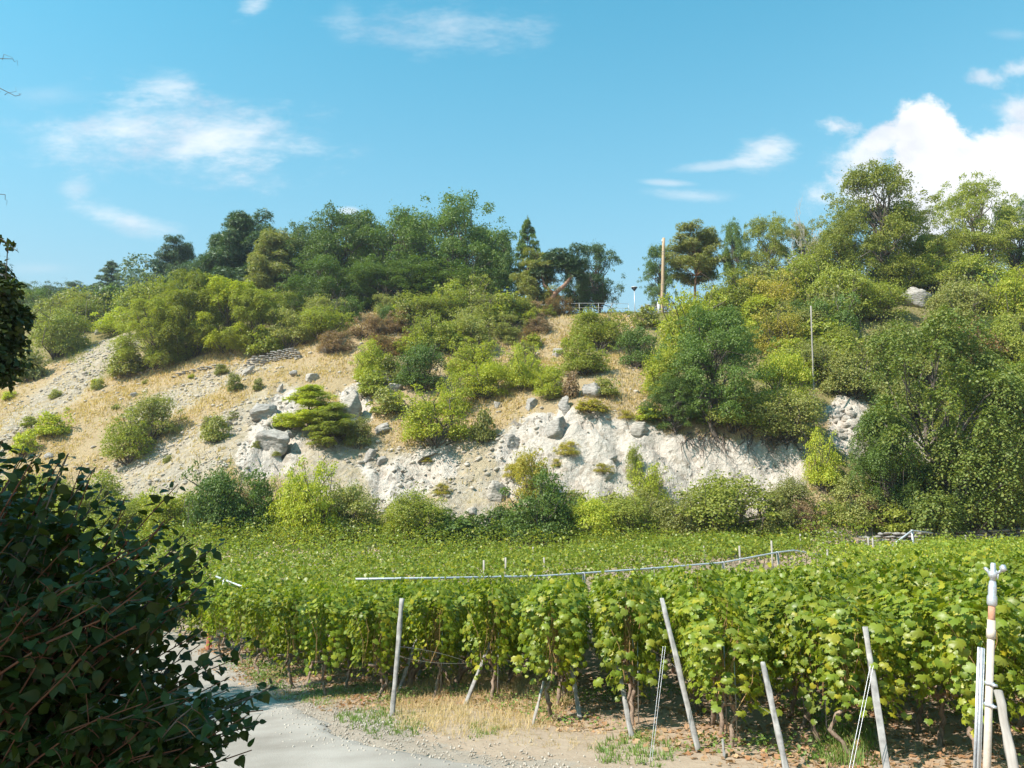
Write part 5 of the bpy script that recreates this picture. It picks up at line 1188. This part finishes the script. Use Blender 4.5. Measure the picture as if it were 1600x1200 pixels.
def near_cover():
    X, Y = pick_many([(600, 1090), (690, 1050), (850, 1060), (900, 1090), (860, 1140), (700, 1150), (620, 1140)], 1500); blades('straw', 'golden dry grass around the leaning white post', X, Y, .16, .0035, 'straw', 'grass', .9, 7)
    X, Y = pick_many([(430, 1085), (600, 1070), (700, 1100), (900, 1130), (1100, 1190), (640, 1150), (520, 1110)], 900); k = vnoise(X*1.3, Y*1.3, seed=5) > 0; blades('dry_grass', 'thin dry grass along the verge', X[k], Y[k], .07, .003, 'straw', 'grass', 1.0, 6)
    for lab, poly in (('green grass patch at the foot of the lone upright post', [(520, 1120), (600, 1105), (665, 1125), (650, 1150), (580, 1150)]), ('green grass strip on the verge by the road bend', [(440, 1090), (560, 1068), (620, 1075), (500, 1102)]),
                      ('green weeds spreading on the verge below the tallest leaning post', [(925, 1165), (1000, 1140), (1075, 1170), (1030, 1200), (940, 1195)]), ('green grass tuft on the verge left of the row ends', [(380, 1050), (450, 1040), (455, 1062), (395, 1068)]),
                      ('small green grass tuft between straw and road', [(725, 1135), (780, 1132), (785, 1148), (735, 1152)]), ('green weeds under the vines at right', [(1290, 1140), (1360, 1140), (1370, 1200), (1280, 1200)])):
        X, Y = pick_many(poly, 1300); blades('grass_patch', lab, X, Y, .085 if 'under' not in lab else .2, .007, 'weed', 'grass', .8, 7)
    # leaf litter and dead leaves under the vines
    n = 15000; X = -9+RNG.random(n)*17; fy = np.interp(X, FRX, FRY); Y = fy-.9+RNG.random(n)**1.4*7; k = vnoise(X*1.1, Y*1.1, seed=6) > -.45; k &= (Y-fy > -.3) | (RNG.random(n) < .3); X, Y = X[k], Y[k]
    Z = gz(X, Y)+.012; N = np.array([0, 0, 1.])+RNG.normal(size=(len(X), 3))*.35; V, T = scatter(LEAFQ, np.stack([X, Y, Z], 1), leaf_frames(N, rvec(len(X)), 0), .05+.06*RNG.random(len(X)))
    tag(link('leaf_litter', npmesh('leaf_litter', V, T), MATS['litter']), 'brown fallen vine leaves on the soil under the vines', 'leaves', kind='stuff')
    n = 1500; X = -8+RNG.random(n)*16; Y = np.interp(X, FRX, FRY)-.2+RNG.random(n)*6; k = vnoise(X*.9, Y*.9, seed=16) > .12; X, Y = X[k], Y[k]; P = np.repeat(np.stack([X, Y, gz(X, Y)], 1), 14, 0)+RNG.normal(size=(len(X)*14, 3))*[.10, .10, .05]+[0, 0, .07]
    V, T = scatter(KITE, P, leaf_frames(np.array([0, 0, .8])+RNG.normal(size=(len(P), 3))*.5, rvec(len(P)), 0), .03+.04*RNG.random(len(P))); tag(link('weeds', npmesh('weeds', V, T), MATS['weed']), 'low green weeds growing between the vine trunks', 'weeds', kind='stuff')
    # straw and twigs on the soil
    n = 5000; X = -8+RNG.random(n)*16; Y = np.interp(X, FRX, FRY)-.7+RNG.random(n)*6; blades('twigs', 'dry prunings and straw lying on the vineyard soil', X, Y, .10, .004, 'litter', 'twigs', 2.6, 2)
    # gravel on the verge
    tpl = [rock_mesh(800+i, 6, 1, .1) for i in range(4)]; n = 5200; VV = []; TT = []; off = 0
    Y = 6.5+RNG.random(n)*14; X = np.interp(Y, ROAD_Y, ROAD_R)+RNG.normal(size=n)*.55+.1+1.4*(RNG.random(n) < .3)*RNG.random(n); Z = np.maximum(gz(X, Y), gsmooth(X, Y)+.018)
    for i in range(n):
        V, T = tpl[i % 4]; s = .006+.018*RNG.random()**3; VV.append(V*s+[X[i], Y[i], Z[i]+s*.3]); TT.append(T+off); off += len(V)
    tag(link('gravel', npmesh('gravel', np.vstack(VV), np.vstack(TT)), MATS['scree']), 'loose gravel along the road edge', 'gravel', kind='stuff')
    for px, py, s_ in ((427, 1165, 0), (592, 1103, 1), (545, 1085, 2), (735, 1118, 3)): pass
near_cover()
# grass tufts over the slope
def slope_grass():
    m = 90000; X = -72+RNG.random(m)*128; Y = 54+RNG.random(m)*46; Z = gsmooth(X, Y); cl, sc, gr = gmask(X, Y, Z); px, py, c = proj(np.stack([X, Y, Z], -1))
    k = (px > -40) & (px < 1640) & (cl < .35) & (RNG.random(m) > sc*.82) & (RNG.random(m) > gr*.6); k &= vnoise(X/3, Y/3, seed=41)+.6 > RNG.random(m)*.9
    X, Y = X[k][:30000], Y[k][:30000]; g = gr[k][:30000]; s = g > .55
    blades('slope_dry_grass', 'golden dry grass tufts covering the open slope', X[~s], Y[~s], .34, .035, 'straw', 'grass', .8, 4); blades('slope_green_grass', 'green grass and herbs between the bushes of the slope', X[s], Y[s], .34, .045, 'leaf_olive', 'grass', .8, 4)
slope_grass()
def tufts():
    TU = [(888, 710, 40, 'golden grass tuft in the middle of the white cliff'), (872, 728, 22, 'smaller golden tuft left below the one in the white cliff'), (945, 742, 34, 'golden tuft low on the white cliff'), (805, 745, 40, 'golden tuft on the bank left of the central foot bush'), (668, 730, 22, 'tiny orange tuft on the pale bank'),
          (690, 770, 28, 'tuft of dry grass low on the pale bank'), (980, 655, 26, 'tuft on the cliff lip beside the cracked pale block'), (420, 545, 30, 'golden tuft above the dry stone wall')]
    for px, py, w, lab in TU: plant('dry0', 'leaf_gold', px, py-w*.55, py+6, w, 'grass_tuft', 'grass tuft', lab)
tufts()
# roots and dead branches hanging over the cliff lip
def roots():
    mb = MB(); 
    for i in range(46):
        px = 1060+RNG.random()*170; py = 676+RNG.random()*12; p = ground_pick(px, py, 52)
        if p is None: continue
        q = p+np.array([RNG.normal()*.9, -1.0-RNG.random(), -.4-1.6*RNG.random()]); Q = np.array([p*(1-f)+q*f+RNG.normal(size=3)*.12 for f in np.linspace(0, 1, 6)]); Q[:, 2] = np.maximum(Q[:, 2], gz(Q[:, 0], Q[:, 1])+.05); mb.tube(Q, np.linspace(.05, .012, 6), 4, False)
    tag(mb.build('hanging_roots', MATS['bark']), 'tangle of bare roots hanging over the lip of the white cliff', 'roots', kind='stuff')
    t = empty('dead_branch', unproj(862, 752, 55.5)); mb = MB()
    for i in range(11):
        a = -.4+i*.35; e = np.array([math.sin(a)*.9*(1+.3*RNG.normal()), -.2, .3+.9*RNG.random()]); limb(mb, (0, 0, 0), e, .035, .01, 5, .25, 4)
    tag(mb.build('twigs', MATS['bark_pale'], t, True), kind='stuff'); tag(t, 'bleached dead twigs sticking out of the central foot bush', 'branch')
roots()
# dark twisted roots and dry hummock at the left row ends
def root_bank():
    for (px, py, lab) in ((420, 1010, 'dark twisted old vine trunk at the left row ends'), (640, 1070, 'thick twisted old vine trunk behind the lone upright post'), (712, 1075, 'long arching old vine trunk left of the white leaning post')):
        p = ground_pick(px, py, 3, 60); t = empty('old_vine_trunk', p); s = 1.0; P = np.array([(0, 0, -.1), (.02, 0, .12), (.10, 0, .30), (.32, .05, .42), (.62, .1, .40), (.85, .15, .55), (1.0, .2, .9)])*s; u = np.linspace(0, 6, 22); Q = np.stack([np.interp(u, range(7), P[:, i]) for i in range(3)], 1)+RNG.normal(size=(22, 3))*.012
        m = MB(); m.tube(Q, np.linspace(.075, .035, 22)*(1+.15*RNG.normal(size=22)), 8); m.build('trunk', MATS['bark_vine'], t, True)
        m = MB(); limb(m, Q[7], Q[7]+[-.3, .1, .5], .035, .015, 6, .2, 6); m.build('branch', MATS['bark_vine'], t, True); tag(t, lab, 'vine trunk')
root_bank()
# ------------------------------------------------------------------ dark shrub in the left foreground
def bez(a, b, c, n): t = np.linspace(0, 1, n)[:, None]; return a*(1-t)**2+2*b*t*(1-t)+c*t*t
def fg_bush():
    root = np.array([-2.6, 3.3, 0]); root[2] = ground_at(root[0], root[1]); t = empty('leafy_shrub', root)
    tag(t, 'large dark leafy shrub with reddish twigs filling the lower left foreground', 'shrub')
    OUT = [(0, 705), (45, 735), (80, 750), (115, 725), (150, 770), (185, 800), (215, 845), (260, 815), (290, 860), (325, 870), (320, 930), (290, 960), (300, 1010), (330, 1070), (390, 1085), (370, 1110), (400, 1130), (340, 1160), (330, 1220), (0, 1230)]
    tips = [(108, 712, 3.2), (276, 757, 3.0), (190, 800, 3.1), (345, 848, 3.0), (8, 690, 3.2), (50, 740, 3.4), (420, 1076, 3.0), (405, 1112, 2.9), (398, 1172, 2.8), (395, 1000, 3.1), (375, 1025, 3.1), (330, 900, 3.0), (160, 760, 3.2), (350, 1065, 3.0), (310, 930, 3.1), (85, 745, 3.0), (240, 850, 3.2), (425, 1074, 3.05), (350, 1120, 2.8)]
    for i in range(42):   # loose sprigs all along the outline
        q0, q1 = OUT[i % 19], OUT[i % 19+1] if i % 19 < 17 else OUT[i % 19]; f = RNG.random(); sx, sy = q0[0]*(1-f)+q1[0]*f, q0[1]*(1-f)+q1[1]*f; tips.append((sx+RNG.random()*26-4, min(sy-6-RNG.random()*26 if sy < 900 else sy, 1190), 2.8+RNG.random()*.8))
    P = []; 
    while len(P) < 150:
        px, py = RNG.random()*420, 700+RNG.random()*520
        if inpoly(np.array([px+22]), np.array([py-16]), OUT, 1)[0] > .5: P.append((px, py, 2.6+RNG.random()*1.5))
    # beyond the left edge too, so that the shrub is whole
    for i in range(60): P.append((-20-RNG.random()*420, 720+RNG.random()*480, 2.6+RNG.random()*1.6))
    LP, LN, LT, LS = [], [], [], []; st = MB(); tw = MB()
    for i, (px, py, d) in enumerate(tips+P):
        e = unproj(px, py, d); base = root+np.array([RNG.normal()*.22, RNG.normal()*.22, -.05]); dx = e-base
        mid = base+dx*.5+np.array([-.10*dx[0], .0, .22*abs(dx[0])+.05]); Q = bez(base, mid, e, 14)+RNG.normal(size=(14, 3))*.008
        (tw if i % 3 else st).tube(Q-root, np.linspace(.010 if i % 4 else .016, .0018, 14), 5, False)
        L = np.linalg.norm(np.diff(Q, axis=0), axis=1).sum(); start = max(.0, 1-(.55 if i < len(tips) else .75)/L); nl = int(30 if i < len(tips) else 24)
        for k in range(nl):
            f = start+(1-start)*(k+.5)/nl; j = f*13; a = int(min(12, j)); p = Q[a]*(1-(j-a))+Q[a+1]*(j-a); dr = unit((Q[a+1]-Q[a])[None])[0]
            sd = unit(np.cross(dr, RNG.normal(size=3))[None])[0]; pet = p+sd*.012; LP.append(pet); out = sd*.8+dr*.35+[0, 0, -.55]; LT.append(out); LN.append(np.array([0, -.25, .75])+RNG.normal(size=3)*.5); LS.append((.040+.026*RNG.random())*(1-.35*max(0, (f-.85)/.15)))
            if k % 3 == 0:   # short side shoot
                q = p+unit((sd+dr*.5)[None])[0]*.10
                if i >= len(tips):
                    tw.tube(np.array([p, (p+q)/2+[0, 0, .008], q])-root, [.002, .0016, .001], 4, False)
                    for w in range(3): LP.append(p+(q-p)*(w+1)/3); LT.append(RNG.normal(size=3)*.6+[0, 0, -.6]); LN.append(np.array([0, -.25, .75])+RNG.normal(size=3)*.5); LS.append(.034+.03*RNG.random())
    # small-leaved depth of the shrub
    n = 5200; pc = []; 
    while len(pc) < n:
        px, py = -420+RNG.random()*780, 730+RNG.random()*490
        if (px < 0 and py > 770) or (px >= 0 and inpoly(np.array([px+52]), np.array([py-40]), OUT, 1)[0] > .5): pc.append(unproj(px, py, 2.9+RNG.random()*1.5))
    LP += pc; LN += list(np.array([0, -.2, .7])+RNG.normal(size=(n, 3))*.6); LT += list(RNG.normal(size=(n, 3))*.6+[0, 0, -.6]); LS += list(.038+.035*RNG.random(n))
    LP, LN, LT, LS = map(np.array, (LP, LN, LT, LS)); M = leaf_frames(LN, LT, 0)
    px, py, c = proj(LP); inv = (px > -5) & (px < 1600) & (py < 1205); score = np.where(inv, LS/np.maximum(c, .1), 0); order = np.argsort(-score); big = order[:290]; rest_ = order[290:]
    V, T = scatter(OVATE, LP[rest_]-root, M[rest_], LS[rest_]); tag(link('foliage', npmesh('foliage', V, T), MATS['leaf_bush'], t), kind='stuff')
    me = []
    for i in range(4): m = npmesh('shrub_leaf', OVATE[0]*np.array([1-.08*i, 1, 1+.6*i]), OVATE[1]); m.materials.append(MATS['leaf_bush']); me.append(m)
    for q, i in enumerate(big):
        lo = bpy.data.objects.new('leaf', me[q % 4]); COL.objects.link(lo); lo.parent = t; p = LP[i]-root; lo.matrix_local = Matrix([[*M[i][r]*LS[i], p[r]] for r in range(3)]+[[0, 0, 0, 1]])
    st.build('stems', MATS['bark'], t, True); tag(tw.build('twigs', MATS['twig_red'], t, True), kind='stuff')
fg_bush()
# ------------------------------------------------------------------ tree at the left whose branches reach into the picture and shade the shrub
def left_tree(name, lab, b, cen, rad, n, leaf, vis):
    b = np.array(b); b[2] = ground_at(b[0], b[1]); t = empty(name, b); tag(t, lab, 'tree'); C = []; r = []
    wd = MB(); e = np.array(cen)-b; P = limb(wd, (0, 0, -.3), e*[.7, .7, .8], .22, .10, 8, .05, 10)
    for i in range(70):
        d = unit(rvec(1))[0]*RNG.random()**.4*rad; p = np.array(cen)+d
        if not vis and p[1] > -.4 and p[0] > -.66*max(p[1], 0)-1.5: continue
        if p[1] > .2 and frame_px((p[0]+1.35, p[1], p[2]))[0] > -20: continue
        C.append(p-b); r.append(.7+.4*RNG.random())
    nb = len(C)
    if vis:
        for px, py, rr in ((-8, 470, .36), (2, 520, .42), (-30, 500, .5), (-4, 560, .36), (-30, 440, .5), (30, 500, .20), (24, 580, .16), (12, 385, .09), (-4, 372, .1), (-50, 560, .6), (14, 455, .2), (42, 498, .12), (38, 572, .12), (18, 540, .25), (-10, 590, .3), (8, 604, .12)):
            C.append(unproj(px, py, 13.0+RNG.random()*.6)-b); r.append(rr)
    C = np.array(C); r = np.array(r); big = np.arange(len(C)) < nb
    for i in range(len(C)): limb(wd, P[int(np.clip(3+i % 5, 3, 7))], C[i], .045 if big[i] else .025, .008, 6, .12, 5)
    V, T = lobe_leaves(C[big], r[big], n, leaf, .9, KITE)
    if vis: V2, T2 = lobe_leaves(C[~big], r[~big], 5200, .10, .9, OVATE, .5, .7, .5, .1); T = np.vstack([T, T2+len(V)]); V = np.vstack([V, V2])
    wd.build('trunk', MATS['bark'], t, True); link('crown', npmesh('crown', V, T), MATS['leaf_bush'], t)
    if not vis: return
    k = 0
    for (x0, y0), (x1, y1) in (((-20, 112), (20, 92)), ((-20, 138), (24, 150)), ((-12, 300), (8, 304)), ((-10, 370), (26, 392)), ((-20, 420), (16, 432))):
        m = MB(); a, c = unproj(x0-120, y0-6, 13.2), unproj(x1, y1, 13.0); limb(m, a-b, c-b, .022, .005, 7, .05, 4); q_ = m.build('branch', MATS['bark'], t, True)
        m = MB()
        for k in range(5): q = a+(c-a)*(.6+.1*k); limb(m, q-b, q-b+(c-a)*.08+RNG.normal(size=3)*.09, .006, .002, 4, .25, 3)
        tag(m.build('twigs', MATS['bark'], q_, True), kind='stuff')
left_tree('roadside_tree', 'roadside tree whose dark branch tips hang in at the left edge of the picture', [-12.5, 12.8, 0], [-12.6, 12.4, 3.9], np.array([3.0, 2.4, 2.6]), 11000, .15, True)
left_tree('roadside_tree', 'second roadside tree just left of the camera whose shade falls on the big shrub', [-7.4, 2.2, 0], [-4.9, 2.0, 4.5], np.array([2.7, 2.4, 1.5]), 9500, .15, False)
# ------------------------------------------------------------------ air
D = bpy.data
def haze(dens):
    me = bpy.data.meshes.new('haze'); bm = bmesh.new(); bmesh.ops.create_cube(bm, size=1); bm.to_mesh(me); bm.free()
    o = bpy.data.objects.new('haze', me); COL.objects.link(o); lo_ = min(v.co.z for v in D.objects['ground'].data.vertices)-1; hi_ = 64.0
    o.scale = (1900, 1400, hi_-lo_); o.location = (0, 350, (hi_+lo_)/2)
    m = bpy.data.materials.new('haze'); m.use_nodes = True; nt = m.node_tree; nt.nodes.clear(); v = nt.nodes.new('ShaderNodeVolumePrincipled'); ou = nt.nodes.new('ShaderNodeOutputMaterial')
    v.inputs['Density'].default_value = dens; v.inputs['Color'].default_value = (.80, .90, 1.0, 1); v.inputs['Anisotropy'].default_value = .3; nt.links.new(v.outputs[0], ou.inputs['Volume']); me.materials.append(m); tag(o, kind='stuff', label='thin pale summer haze over the slope')
haze(.0003)
